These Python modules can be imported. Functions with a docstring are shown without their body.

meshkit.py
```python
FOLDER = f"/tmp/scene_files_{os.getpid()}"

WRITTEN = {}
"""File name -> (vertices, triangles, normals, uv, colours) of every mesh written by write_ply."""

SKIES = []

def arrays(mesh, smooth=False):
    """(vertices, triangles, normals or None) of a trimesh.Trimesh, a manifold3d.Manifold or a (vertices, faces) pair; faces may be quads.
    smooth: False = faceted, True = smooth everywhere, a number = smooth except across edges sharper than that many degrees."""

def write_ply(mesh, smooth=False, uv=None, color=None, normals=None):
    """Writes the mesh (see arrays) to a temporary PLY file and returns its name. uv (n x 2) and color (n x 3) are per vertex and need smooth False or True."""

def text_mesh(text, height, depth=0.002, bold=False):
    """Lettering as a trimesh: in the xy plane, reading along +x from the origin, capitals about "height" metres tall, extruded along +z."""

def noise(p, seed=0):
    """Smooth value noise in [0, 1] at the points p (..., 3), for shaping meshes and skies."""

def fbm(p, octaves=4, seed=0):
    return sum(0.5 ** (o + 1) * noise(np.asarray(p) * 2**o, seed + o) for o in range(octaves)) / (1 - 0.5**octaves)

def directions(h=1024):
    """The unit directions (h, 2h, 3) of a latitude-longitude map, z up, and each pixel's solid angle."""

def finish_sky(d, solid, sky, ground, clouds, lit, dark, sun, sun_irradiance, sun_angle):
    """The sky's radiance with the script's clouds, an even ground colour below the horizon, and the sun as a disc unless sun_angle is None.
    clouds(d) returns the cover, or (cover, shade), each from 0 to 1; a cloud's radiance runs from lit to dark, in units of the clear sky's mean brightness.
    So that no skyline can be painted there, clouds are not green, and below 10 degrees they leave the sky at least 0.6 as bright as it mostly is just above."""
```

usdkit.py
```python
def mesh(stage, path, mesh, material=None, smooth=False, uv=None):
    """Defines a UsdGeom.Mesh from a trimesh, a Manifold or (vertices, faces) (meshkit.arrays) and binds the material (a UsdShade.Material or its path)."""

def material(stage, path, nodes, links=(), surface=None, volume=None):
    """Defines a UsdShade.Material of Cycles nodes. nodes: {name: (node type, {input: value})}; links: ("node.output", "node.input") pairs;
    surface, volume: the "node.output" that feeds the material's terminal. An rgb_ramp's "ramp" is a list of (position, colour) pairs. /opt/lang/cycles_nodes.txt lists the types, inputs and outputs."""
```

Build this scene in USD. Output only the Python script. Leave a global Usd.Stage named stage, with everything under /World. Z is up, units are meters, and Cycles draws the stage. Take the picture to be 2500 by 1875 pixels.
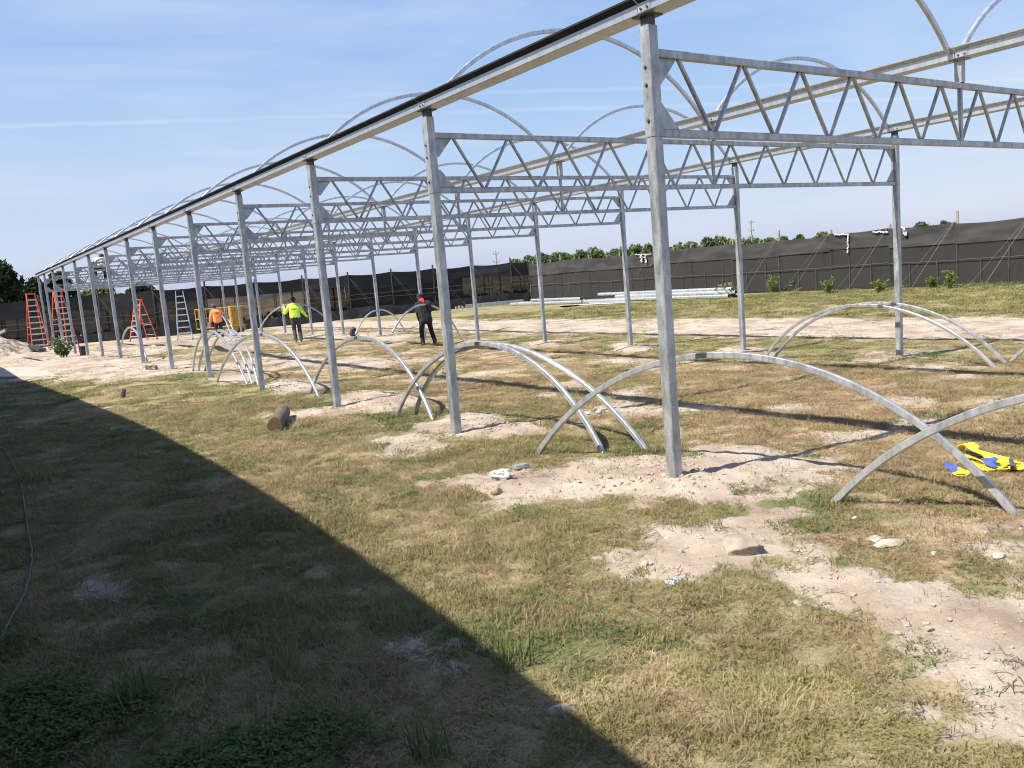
import math, random
import numpy as np
import trimesh, manifold3d, shapely
import usdkit, meshkit
from scipy.interpolate import RBFInterpolator
from pxr import Usd, UsdGeom, UsdLux, UsdShade, Gf, Sdf, Vt
from manifold3d import Manifold

stage = Usd.Stage.CreateInMemory()
UsdGeom.SetStageUpAxis(stage, UsdGeom.Tokens.z)
UsdGeom.SetStageMetersPerUnit(stage, 1.0)
UsdGeom.Xform.Define(stage, '/World')
UsdGeom.Scope.Define(stage, '/World/Looks')
rng = np.random.default_rng(7)
random.seed(7)

# ------------------------------------------------------------------ camera, sky, sun, exposure
CAM = np.array([-5.06729744, -5.10924985, 1.84289491])
YAW, PITCH, ROLL, FPX = 0.5953, -0.1300, -0.0833, 2052.1
WP, HP = 2500.0, 1875.0
FW = np.array([math.sin(YAW) * math.cos(PITCH), math.cos(YAW) * math.cos(PITCH), math.sin(PITCH)])
_r = np.array([math.cos(YAW), -math.sin(YAW), 0.0]); _u = np.cross(_r, FW)
RT = _r * math.cos(ROLL) + _u * math.sin(ROLL)
UP = -_r * math.sin(ROLL) + _u * math.cos(ROLL)
cam = UsdGeom.Camera.Define(stage, '/World/camera')
M = np.eye(4); M[0, :3], M[1, :3], M[2, :3], M[3, :3] = RT, UP, -FW, CAM
cam.AddTransformOp().Set(Gf.Matrix4d(M.tolist()))
cam.CreateHorizontalApertureAttr(36.0)
cam.CreateVerticalApertureAttr(27.0)
cam.CreateFocalLengthAttr(36.0 * FPX / WP)
cam.CreateExposureAttr(1.12)

SUN = np.array([-3.19, 0.24, 4.02]); SUN /= np.linalg.norm(SUN)
ELEV = math.asin(SUN[2]); ROT = math.atan2(SUN[0], SUN[1])
sun = UsdLux.DistantLight.Define(stage, '/World/sun')
sun.CreateIntensityAttr(1.25); sun.CreateAngleAttr(0.53); sun.CreateColorAttr(Gf.Vec3f(1.0, 0.94, 0.85))
sun.CreateNormalizeAttr(True)
_z = SUN; _x = np.cross([0, 1, 0], _z); _x /= np.linalg.norm(_x); _y = np.cross(_z, _x)
Ms = np.eye(4); Ms[0, :3], Ms[1, :3], Ms[2, :3] = _x, _y, _z
sun.AddTransformOp().Set(Gf.Matrix4d(Ms.tolist()))


def ray(px, py):
    return FW + RT * (px - WP / 2) / FPX - UP * (py - HP / 2) / FPX


def project(P):
    X = np.asarray(P, float) - CAM
    d = X @ FW
    return WP / 2 + FPX * (X @ RT) / d, HP / 2 - FPX * (X @ UP) / d, d


def contrail(tag, a, b, width, gate, links, nodes, strength):
    """a thin vapour trail across the sky: a band round the great circle through two directions"""
    n = np.cross(ray(*a), ray(*b)); n /= np.linalg.norm(n)
    t = ray(*b) / np.linalg.norm(ray(*b)) - ray(*a) / np.linalg.norm(ray(*a)); t /= np.linalg.norm(t)
    nodes[tag + 'd'] = ('vector_math', {'math_type': 'dot_product', 'vector2': n})
    nodes[tag + 'wob'] = ('math', {'math_type': 'multiply_add', 'value2': width * 1.2, 'value3': -width * 0.6})
    nodes[tag + 'add'] = ('math', {'math_type': 'add'})
    nodes[tag + 'abs'] = ('math', {'math_type': 'absolute'})
    nodes[tag + 'm'] = ('map_range', {'range_type': 'smoothstep', 'from_min': width, 'from_max': 0.0, 'to_min': 0.0, 'to_max': 1.0})
    nodes[tag + 't'] = ('vector_math', {'math_type': 'dot_product', 'vector2': t})
    nodes[tag + 'g'] = ('map_range', {'range_type': 'smoothstep', 'from_min': gate[0], 'from_max': gate[0] + 0.12, 'to_min': 0.0, 'to_max': 1.0})
    nodes[tag + 'g2'] = ('map_range', {'range_type': 'smoothstep', 'from_min': gate[1], 'from_max': gate[1] - 0.2, 'to_min': 0.0, 'to_max': 1.0})
    for k in 'xyzw':
        nodes[tag + k] = ('math', {'math_type': 'multiply'})
    nodes[tag + 'w'][1]['value2'] = strength
    links += [('tc.generated', tag + 'd.vector1'), ('cn2.fac', tag + 'wob.value1'), (tag + 'd.value', tag + 'add.value1'), (tag + 'wob.result' if False else tag + 'wob.value', tag + 'add.value2'),
              (tag + 'add.value', tag + 'abs.value1'), (tag + 'abs.value', tag + 'm.value'), ('tc.generated', tag + 't.vector1'),
              (tag + 't.value', tag + 'g.value'), (tag + 't.value', tag + 'g2.value'),
              (tag + 'm.result', tag + 'x.value1'), (tag + 'g.result', tag + 'x.value2'), (tag + 'x.value', tag + 'y.value1'), (tag + 'g2.result', tag + 'y.value2'),
              (tag + 'y.value', tag + 'z.value1'), ('cr3.color', tag + 'z.value2'), (tag + 'z.value', tag + 'w.value1')]
    return tag + 'w.value'


sky_nodes = {
    'tc': ('texture_coordinate', {}),
    'sky': ('sky_texture', {'sky_type': 'single_scattering', 'sun_disc': False, 'sun_elevation': ELEV, 'sun_rotation': ROT, 'air_density': 1.0, 'aerosol_density': 1.0, 'ozone_density': 1.2, 'altitude': 20.0}),
    'map': ('mapping', {'scale': (1.0, 1.0, 6.0)}),
    'cn': ('noise_texture', {'scale': 2.2, 'detail': 6.0, 'roughness': 0.55, 'distortion': 0.4}),
    'cn2': ('noise_texture', {'scale': 30.0, 'detail': 3.0}),
    'cn3': ('noise_texture', {'scale': 5.0, 'detail': 3.0}),
    'cr': ('rgb_ramp', {'ramp': [(0.0, (0, 0, 0)), (0.42, (0, 0, 0)), (0.72, (0.36, 0.36, 0.36)), (1.0, (0.5, 0.5, 0.5))]}),
    'cr3': ('rgb_ramp', {'ramp': [(0.0, (0, 0, 0)), (0.32, (0.1, 0.1, 0.1)), (0.6, (1, 1, 1)), (1.0, (1, 1, 1))]}),
    'sk1': ('vector_math', {'math_type': 'add', 'vector2': (6.0, 4.0, 1.0)}), 'sk2': ('vector_math', {'math_type': 'divide'}), 'sk3': ('vector_math', {'math_type': 'multiply', 'vector2': (6.7, 5.85, 5.0)}),
    'max1': ('math', {'math_type': 'add'}), 'max2': ('math', {'math_type': 'add'}), 'max3': ('math', {'math_type': 'add', 'use_clamp': True}),
    'bri': ('mix', {'mix_type': 'mix', 'color2': (4.1, 4.25, 4.5)}),
    'bg': ('background_shader', {'strength': 0.1}),
}
sky_links = [('tc.generated', 'map.vector'), ('map.vector', 'cn.vector'), ('tc.generated', 'cn2.vector'), ('tc.generated', 'cn3.vector'), ('cn3.fac', 'cr3.fac'), ('cn.fac', 'cr.fac')]
c1 = contrail('ca', (0, 308), (2150, 243), 0.0035, (-0.75, 0.8), sky_links, sky_nodes, 0.24)
c2 = contrail('cb', (800, 234), (2300, 200), 0.0035, (-0.35, 0.7), sky_links, sky_nodes, 0.16)
c3 = contrail('cc', (560, 372), (1700, 325), 0.006, (-0.4, 0.45), sky_links, sky_nodes, 0.12)
sky_links += [('cr.color', 'max1.value1'), (c1, 'max1.value2'), ('max1.value', 'max2.value1'), (c2, 'max2.value2'), ('max2.value', 'max3.value1'), (c3, 'max3.value2'),
              ('sky.color', 'sk1.vector1'), ('sky.color', 'sk2.vector1'), ('sk1.vector', 'sk2.vector2'), ('sk2.vector', 'sk3.vector1'), ('sk3.vector', 'bri.color1'), ('max3.value', 'bri.fac'), ('bri.color', 'bg.color')]
sky_mat = usdkit.material(stage, '/World/Looks/sky', sky_nodes, sky_links, surface='bg.background')
dome = UsdLux.DomeLight.Define(stage, '/World/sky')
UsdShade.MaterialBindingAPI.Apply(dome.GetPrim()).Bind(sky_mat)
dome.GetPrim().SetCustomDataByKey('kind', 'structure')

# ------------------------------------------------------------------ naming helpers
used = {}


def numbered(path):
    n = used.get(path, 0); used[path] = n + 1
    return path if n == 0 else f'{path}_{n:03d}'


def path_of(parent):
    return '/World' if parent is None else str(parent.GetPath())


def tag(p, label=None, cat=None, group=None, kind=None):
    p = p.GetPrim() if hasattr(p, 'GetPrim') else p
    for k, v in (('label', label), ('category', cat), ('group', group), ('kind', kind)):
        if v:
            p.SetCustomDataByKey(k, v)
    return p


def obj(name, mesh, mat, parent=None, smooth=False, loc=None, rot=None, **t):
    path = numbered(path_of(parent) + '/' + name)
    m = usdkit.mesh(stage, path, mesh, mat, smooth)
    if loc is not None:
        m.AddTranslateOp().Set(Gf.Vec3d(*map(float, loc)))
    if rot is not None:
        m.AddRotateXYZOp().Set(Gf.Vec3f(*map(float, rot)))
    return tag(m, **t)


def thing(name, loc=(0, 0, 0), rotz=0.0, parent=None, **t):
    x = UsdGeom.Xform.Define(stage, numbered(path_of(parent) + '/' + name))
    x.AddTranslateOp().Set(Gf.Vec3d(*map(float, loc)))
    if rotz:
        x.AddRotateZOp().Set(math.degrees(rotz))
    return tag(x, **t)


def copy_of(src, name, loc, rotz=0.0, scale=None, **t):
    x = UsdGeom.Xform.Define(stage, numbered('/World/' + name))
    x.GetPrim().GetReferences().AddInternalReference(src.GetPath())
    x.ClearXformOpOrder()
    x = UsdGeom.Xform(x.GetPrim())
    ops = {o.GetOpName(): o for o in x.GetOrderedXformOps()}
    x.AddTranslateOp(opSuffix='place').Set(Gf.Vec3d(*map(float, loc)))
    x.AddRotateZOp(opSuffix='place').Set(math.degrees(rotz))
    if scale is not None:
        x.AddScaleOp(opSuffix='place').Set(Gf.Vec3f(*scale) if np.ndim(scale) else Gf.Vec3f(scale, scale, scale))
    x.GetPrim().SetInstanceable(True)
    return tag(x, **t)


# ------------------------------------------------------------------ mesh helpers
class MB:
    """collects pieces into one mesh"""
    def __init__(self):
        self.v, self.f, self.n = [], [], 0

    def add(self, v, f):
        v, f = np.asarray(v, float), np.asarray(f, int)
        if f.shape[1] == 4:
            f = np.vstack([f[:, [0, 1, 2]], f[:, [0, 2, 3]]])
        self.v.append(v); self.f.append(f + self.n); self.n += len(v)
        return self

    def mesh(self, m):
        v, f, _ = meshkit.arrays(m)
        return self.add(v, f)

    def get(self):
        return np.vstack(self.v), np.vstack(self.f)


def sweep(profile, pts, up=(0, 0, 1), scale=None, cap=True):
    """profile (n,2) swept along pts; profile x goes to the side, y to 'up'"""
    profile, pts = np.asarray(profile, float), np.asarray(pts, float)
    n, m = len(profile), len(pts)
    T = np.gradient(pts, axis=0); T /= np.linalg.norm(T, axis=1, keepdims=True)
    up = np.broadcast_to(np.asarray(up, float), T.shape)
    S = np.cross(T, up); L = np.linalg.norm(S, axis=1, keepdims=True)
    S = np.where(L > 1e-6, S / np.maximum(L, 1e-9), [1, 0, 0])
    U = np.cross(S, T)
    sc = np.ones(m) if scale is None else np.broadcast_to(scale, m)
    v = pts[:, None] + (S[:, None] * profile[None, :, :1] + U[:, None] * profile[None, :, 1:]) * sc[:, None, None]
    v = v.reshape(-1, 3)
    i, j = np.meshgrid(np.arange(m - 1), np.arange(n), indexing='ij')
    a, b = i * n + j, i * n + (j + 1) % n
    f = np.stack([a, b, b + n, a + n], -1).reshape(-1, 4)
    f = np.vstack([f[:, [0, 1, 2]], f[:, [0, 2, 3]]])
    if cap:
        c0 = np.array([[0, k + 1, k] for k in range(1, n - 1)]); c1 = (m - 1) * n + np.array([[0, k, k + 1] for k in range(1, n - 1)])
        f = np.vstack([f, c0, c1])
    return v, f


def sq(a, b=None, c=0.006):
    b = a if b is None else b
    x, y = a / 2, b / 2
    return [(-x + c, -y), (x - c, -y), (x, -y + c), (x, y - c), (x - c, y), (-x + c, y), (-x, y - c), (-x, -y + c)]


def circ(r, n=8):
    t = np.arange(n) / n * 2 * np.pi
    return np.stack([r * np.cos(t), r * np.sin(t)], 1)


def beam(p, q, prof, up=(0, 0, 1)):
    p, q = np.asarray(p, float), np.asarray(q, float)
    d = q - p
    if abs(d[2]) / np.linalg.norm(d) > 0.97 and abs(up[2]) > 0.9:
        up = (0, 1, 0)
    return sweep(prof, [p, q], up)


def box(x0, x1, y0, y1, z0, z1):
    m = trimesh.creation.box([x1 - x0, y1 - y0, z1 - z0]); m.apply_translation([(x0 + x1) / 2, (y0 + y1) / 2, (z0 + z1) / 2])
    return np.array(m.vertices), np.array(m.faces)


def rough_stone(seed, size, n=3, amp=0.25):
    m = trimesh.creation.icosphere(n)
    v = np.array(m.vertices)
    cuts = np.random.default_rng(seed).normal(size=(9, 3)); cuts /= np.linalg.norm(cuts, axis=1, keepdims=True)
    for c in cuts:                      # flat broken faces
        d = v @ c
        v = v - np.maximum(d - 0.72, 0)[:, None] * c
    v = v * (1 + amp * (meshkit.fbm(v * 2.2 + seed, 3, seed) - 0.5))[:, None]
    return v * np.asarray(size), np.array(m.faces)


# ------------------------------------------------------------------ terrain
P = 3.66                  # post spacing along the rows (y)
WD = 9.6                  # distance between the two rows (x)
ZN = {-2: -0.06, -1: -0.06, 0: -0.051, 1: -0.036, 2: 0.004, 3: 0.013, 4: 0.051, 5: 0.102, 6: 0.121, 7: 0.115, 8: 0.047, 9: -0.027, 10: -0.06, 11: -0.1, 12: -0.1, 13: -0.1}
ZF = {-1: -0.3, 0: -0.3, 1: -0.308, 2: -0.346, 3: -0.302, 4: -0.298, 5: -0.285, 6: -0.28, 7: -0.229, 8: -0.192, 9: -0.26, 10: -0.221, 11: -0.218, 12: -0.28, 13: -0.28}
cp, cz = [], []
for k, z in ZN.items(): cp.append((0, k * P)); cz.append(z)
for k, z in ZF.items(): cp.append((WD, k * P)); cz.append(z); cp.append((WD / 2, k * P)); cz.append((z + ZN[k]) / 2)
for y in (-12, 0, 12, 24, 36, 50, 62):
    for x in (20, 32, 46): cp.append((x, y)); cz.append(-0.3)
for y in (-14, -5, 2, 10, 20, 30, 40, 52):
    for x in (-6, -14): cp.append((x, y)); cz.append(-0.08 - 0.1 * (y > 35))
rbf = RBFInterpolator(np.array(cp, float), np.array(cz), smoothing=1.2, kernel='thin_plate_spline')


def base_z(x, y):
    x, y = np.clip(np.atleast_1d(x).astype(float), -16, 48), np.clip(np.atleast_1d(y).astype(float), -14, 62)
    return rbf(np.stack([x, y], -1))


def on_ground(px, py, z=None):
    """the point of the ground under a sight line"""
    g, zz = None, -0.1 if z is None else z
    for _ in range(7):
        d = ray(px, py); g = CAM + d * (zz - CAM[2]) / d[2]
        if z is not None:
            break
        zz = float(base_z(g[0], g[1])[0])
    return g


SANDY = [  # bare sand: outlines (in sight-line coordinates) and mound heights
    ([(1035, 1176), (1250, 1150), (1340, 1160), (1450, 1130), (1540, 1115), (1620, 1105), (1657, 1095), (1702, 1081), (1843, 1089), (1910, 1100), (1990, 1130), (2010, 1180), (1900, 1185), (1850, 1195), (1830, 1220), (1870, 1260), (1800, 1262), (1640, 1240), (1560, 1250), (1450, 1225), (1300, 1245), (1250, 1215), (1160, 1215), (1040, 1185)], 0.05),
    ([(1580, 1290), (1700, 1260), (1850, 1270), (1920, 1310), (1900, 1350), (1840, 1370), (1790, 1420), (1720, 1400), (1570, 1370), (1560, 1320)], 0.03),
    ([(1900, 1400), (2010, 1370), (2150, 1390), (2300, 1440), (2500, 1480), (2620, 1560), (2600, 1720), (2380, 1740), (2250, 1680), (2200, 1640), (2130, 1600), (2120, 1530), (2050, 1500), (1960, 1490), (1900, 1440)], 0.03),
    ([(2180, 1700), (2260, 1710), (2260, 1740), (2190, 1740)], 0.01),
    ([(900, 1065), (1000, 1055), (1120, 1075), (1060, 1105), (960, 1110), (920, 1090)], 0.03),
    ([(1030, 1030), (1090, 1000), (1200, 1005), (1290, 1030), (1350, 1040), (1300, 1070), (1180, 1065), (1120, 1060), (1040, 1050)], 0.06),
    ([(605, 1020), (650, 1008), (720, 1005), (760, 1000), (860, 1000), (840, 1015), (740, 1020), (700, 1035), (640, 1035)], 0.05),
    ([(780, 980), (830, 965), (880, 955), (960, 953), (1050, 975), (1010, 990), (950, 1000), (900, 1005), (840, 985)], 0.07),
    ([(640, 950), (680, 925), (760, 930), (810, 940), (780, 965), (700, 965), (650, 960)], 0.08),
    ([(500, 925), (600, 910), (640, 920), (600, 945), (510, 940)], 0.06),
    ([(2080, 870), (2140, 860), (2200, 865), (2260, 865), (2190, 885), (2120, 885)], 0.1),
    ([(1710, 865), (1770, 850), (1830, 848), (1880, 860), (1830, 872), (1750, 870)], 0.12),
    ([(1470, 845), (1530, 838), (1600, 843), (1590, 857), (1500, 857)], 0.1),
    ([(1270, 840), (1330, 832), (1390, 833), (1370, 847), (1300, 850)], 0.1),
    ([(1100, 837), (1180, 826), (1210, 835), (1150, 845)], 0.1),
    ([(850, 820), (930, 810), (1000, 813), (1040, 824), (980, 832), (880, 830)], 0.08),
    ([(750, 814), (840, 806), (865, 815), (800, 828), (760, 826)], 0.1),
    ([(660, 812), (720, 805), (745, 813), (690, 822)], 0.1),
    ([(570, 815), (610, 808), (650, 814), (600, 822)], 0.1),
    ([(2430, 1270), (2500, 1262), (2580, 1270), (2550, 1310), (2400, 1300)], 0.02),
    ([(2420, 1340), (2500, 1330), (2600, 1360), (2500, 1420), (2440, 1390)], 0.02),
    ([(170, 1420), (240, 1410), (300, 1455), (280, 1468), (200, 1450)], 0.0), ([(620, 1552), (700, 1548), (730, 1572), (640, 1584)], 0.0),
    ([(990, 1580), (1060, 1595), (1040, 1622), (1000, 1612)], 0.0), ([(-40, 1085), (60, 1090), (30, 1107), (-40, 1108)], 0.0),
    ([(-150, 850), (120, 860), (200, 866), (300, 873), (420, 880), (500, 885), (640, 893), (760, 895), (600, 908), (500, 908), (420, 914), (300, 932), (140, 925), (-150, 945)], 0.0),
    ([(560, 880), (700, 868), (830, 875), (1000, 876), (1150, 868), (1000, 892), (820, 905), (660, 893)], 0.0),
]
POLYS = [(shapely.Polygon([on_ground(*q)[:2] for q in pl]).buffer(0), h) for pl, h in SANDY]
shapely.prepare([p for p, _ in POLYS])


def smooth(a, b, x):
    t = np.clip((x - a) / (b - a), 0, 1)
    return t * t * (3 - 2 * t)


def fields(x, y):
    """sand, dry, green weights and mound height of the soil at x, y"""
    x, y = np.asarray(x, float), np.asarray(y, float)
    p3 = np.stack([x, y, np.zeros_like(x)], -1)
    far = smooth(14, 60, np.hypot(x - CAM[0], y - CAM[1]))
    warp = (meshkit.fbm(p3 * 1.6, 4, 3) - 0.5) * (1.5 + far) + (meshkit.fbm(p3 * 6, 4, 5) - 0.5) * 1.3
    sand, mound = np.zeros_like(x), np.zeros_like(x)
    for poly, h in POLYS:
        x0, y0, x1, y1 = poly.bounds
        near = (x > x0 - 1.5) & (x < x1 + 1.5) & (y > y0 - 1.5) & (y < y1 + 1.5)
        if not near.any():
            continue
        pt = shapely.points(x[near], y[near])
        d = shapely.distance(poly, pt) - shapely.distance(poly.exterior, pt) * shapely.contains(poly, pt)
        w = 0.22 + 0.04 * np.sqrt(poly.area)
        sand[near] = np.maximum(sand[near], smooth(w, -w, d + warp[near] * min(0.9, 0.42 + 0.12 * math.sqrt(poly.area))))
        mound[near] = np.maximum(mound[near], h * smooth(0.15, -0.55, d))
    # the sandy track on the far side of the frame, and worn ground about the far end
    track = smooth(3.1, 2.0, np.abs(x - 15.0 + 0.02 * (y - 20)) + warp * 1.3) * smooth(60, 50, y)
    worn = smooth(0.50, 0.62, meshkit.fbm(p3 * np.array([0.22, 0.5, 1]) + 9, 4, 11)) * smooth(14, 24, y) * smooth(-6, 0, x) * smooth(12, 9, x)
    end = smooth(24, 34, y) * smooth(14, 5, x) * smooth(56, 50, y) * (0.55 + 0.6 * smooth(0.42, 0.6, meshkit.fbm(p3 * 0.5, 4, 21)))
    speck = smooth(0.54, 0.70, meshkit.fbm(p3 * np.array([0.8, 1.1, 1]) + 5, 5, 17)) * smooth(-4, 1.0, x) * (0.42 + 0.25 * smooth(1, 3, x) * smooth(12, 9, x))
    sand = np.clip(np.maximum.reduce([sand, track * 0.8, worn * 0.7, end * 0.75, speck]), 0, 1)
    # dead grass inside the frame, green tufts by the sand
    n1 = meshkit.fbm(p3 * 0.45 + 3, 4, 31); n2 = meshkit.fbm(p3 * 1.7 + 8, 4, 33)
    dry = np.clip(0.36 + 0.48 * smooth(0.3, 1.6, x + (n1 - 0.5) * 3) * smooth(10.5, 8.5, x) - 0.2 * smooth(17, 19, x) - 0.26 * smooth(-2.2, -3.8, x) + (n1 - 0.5) * 1.1 + (n2 - 0.5) * 0.9, 0, 1)  # less dry inside the shed shadow: greener grass, also to deepen that shade
    green = 0.85 * smooth(0.50, 0.74, meshkit.fbm(p3 * 1.5 + 40, 5, 41) + 0.03 * (x < 0.5) + 0.05 * (x > 17)) * (1 - 0.75 * smooth(1, 2, x) * smooth(9, 8, x))
    ring = 0.9 * np.exp(-((sand - 0.35) / 0.25) ** 2) * smooth(0.50, 0.66, n2) * (x < 11)
    green = np.clip(np.maximum(green, ring), 0, 1)
    return sand, dry, green, mound, track


def gz(x, y, f=None):
    x, y = np.atleast_1d(x).astype(float), np.atleast_1d(y).astype(float)
    sand, dry, green, mound, _ = fields(x, y) if f is None else f
    p3 = np.stack([x, y, np.zeros_like(x)], -1)
    near = smooth(70, 20, np.hypot(x - CAM[0], y - CAM[1]))
    lump = (meshkit.fbm(p3 * 2.1, 3, 51) - 0.5) * 0.05 + (meshkit.fbm(p3 * 8.0, 4, 53) - 0.5) * 0.045 * (0.35 + sand)
    heap = 0.30 * np.maximum(meshkit.fbm(p3 * np.array([0.5, 1.0, 1]) + 3, 4, 61) - 0.47, 0) * smooth(15, 24, y) * smooth(0, 2.5, x) * smooth(9.5, 7, x) * 2.2
    return base_z(x, y) + 0.75 * mound * (0.75 + 0.5 * meshkit.fbm(p3 * 3, 3, 55)) + (lump + heap) * near


def drop(px, py):
    g = on_ground(px, py)
    return np.array([g[0], g[1], gz(g[0], g[1])[0]])


def axis(stops):
    out = [stops[0][0]]
    for (a, s), (b, s2) in zip(stops[:-1], stops[1:]):
        x = a
        while x < b:
            t = (x - a) / (b - a)
            x += s + (s2 - s) * t
            out.append(min(x, b))
    return np.unique(np.round(out, 4))


XS = axis([(-900, 200), (-60, 8), (-12, 0.4), (-6.5, 0.07), (1.5, 0.06), (4, 0.10), (10, 0.16), (20, 0.3), (36, 1.2), (80, 10), (900, 200)])
YS = axis([(-200, 60), (-12, 1.0), (-5.5, 0.07), (4, 0.06), (10, 0.10), (20, 0.16), (36, 0.3), (56, 0.8), (100, 10), (1200, 200)])
GX, GY = np.meshgrid(XS, YS, indexing='ij')
fx, fy = GX.ravel(), GY.ravel()
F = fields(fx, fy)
GZ = gz(fx, fy, F)
gv = np.stack([fx, fy, GZ], 1)
nx, ny = len(XS), len(YS)
gi, gj = np.meshgrid(np.arange(nx - 1), np.arange(ny - 1), indexing='ij')
a_ = (gi * ny + gj).ravel()
quads = np.stack([a_, a_ + ny, a_ + ny + 1, a_ + 1], 1)


# ------------------------------------------------------------------ materials
L = '/World/Looks/'


def noisy(name, ca, cb, scale=6.0, rough=0.7, bump=0.0, bscale=None, metallic=0.0, stretch=(1, 1, 1), detail=5.0, extra=None, lo=0.35, hi=0.68, coord='geo.position', spec=0.5):
    n = {'geo': ('geometry', {}), 'tc': ('texture_coordinate', {}), 'mp': ('mapping', {'scale': stretch}), 'n': ('noise_texture', {'scale': scale, 'detail': detail, 'roughness': 0.6}),
         'r': ('rgb_ramp', {'ramp': [(0, ca), (lo, ca), (hi, cb), (1, cb)]}), 'p': ('principled_bsdf', {'roughness': rough, 'metallic': metallic, 'specular_ior_level': spec, **(extra or {})})}
    l = [(coord, 'mp.vector'), ('mp.vector', 'n.vector'), ('n.fac', 'r.fac'), ('r.color', 'p.base_color')]
    if bump:
        n['bn'] = ('noise_texture', {'scale': bscale or scale * 4, 'detail': 4.0})
        n['b'] = ('bump', {'strength': bump, 'distance': 0.01})
        l += [('mp.vector', 'bn.vector'), ('bn.fac', 'b.height'), ('b.normal', 'p.normal')]
    return usdkit.material(stage, L + name, n, l, surface='p.BSDF')


def steel_material(name, ca, cb, metallic, r0, r1):
    n = {'geo': ('geometry', {}), 'mp': ('mapping', {'scale': (1, 1, 0.3)}), 'n': ('noise_texture', {'scale': 13.0, 'detail': 6.0, 'roughness': 0.62}), 'v': ('voronoi_texture', {'scale': 70.0}),
         'n3': ('noise_texture', {'scale': 2.2, 'detail': 4.0}), 'r': ('rgb_ramp', {'ramp': [(0, ca), (0.36, ca), (0.64, cb), (1, cb)]}), 'mx': ('mix', {'mix_type': 'multiply', 'fac': 0.22}),
         'mx2': ('mix', {'mix_type': 'mix', 'color2': (0.48, 0.49, 0.50)}), 'r3': ('rgb_ramp', {'ramp': [(0, (0, 0, 0)), (0.58, (0, 0, 0)), (0.7, (0.6, 0.6, 0.6)), (1, (0.6, 0.6, 0.6))]}),
         'rr': ('map_range', {'from_min': 0.3, 'from_max': 0.7, 'to_min': r0, 'to_max': r1}), 'b': ('bump', {'strength': 0.12, 'distance': 0.004}), 'p': ('principled_bsdf', {'metallic': metallic})}
    l = [('geo.position', 'mp.vector'), ('mp.vector', 'n.vector'), ('geo.position', 'v.vector'), ('geo.position', 'n3.vector'), ('n.fac', 'r.fac'), ('r.color', 'mx.color1'), ('v.color', 'mx.color2'), ('mx.color', 'mx2.color1'), ('n3.fac', 'r3.fac'), ('r3.color', 'mx2.fac'),
         ('mx2.color', 'p.base_color'), ('n.fac', 'rr.value'), ('rr.result', 'p.roughness'), ('n.fac', 'b.height'), ('b.normal', 'p.normal')]
    return usdkit.material(stage, L + name, n, l, surface='p.BSDF')


STEEL = steel_material('galvanised_steel', (0.23, 0.245, 0.255), (0.42, 0.435, 0.445), 0.5, 0.36, 0.55)
STEELB = steel_material('bright_galvanised_steel', (0.40, 0.415, 0.43), (0.56, 0.575, 0.59), 0.65, 0.28, 0.45)
GUTTER = steel_material('gutter_steel', (0.40, 0.42, 0.44), (0.48, 0.50, 0.52), 0.65, 0.28, 0.36)
DARK_EDGE = noisy('black_edge_strip', (0.016, 0.016, 0.017), (0.030, 0.029, 0.028), 6, 0.85, spec=0.15)
DARKST = noisy('dark_fitting_steel', (0.05, 0.055, 0.07), (0.10, 0.11, 0.13), 20, 0.5, metallic=0.4)

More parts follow.
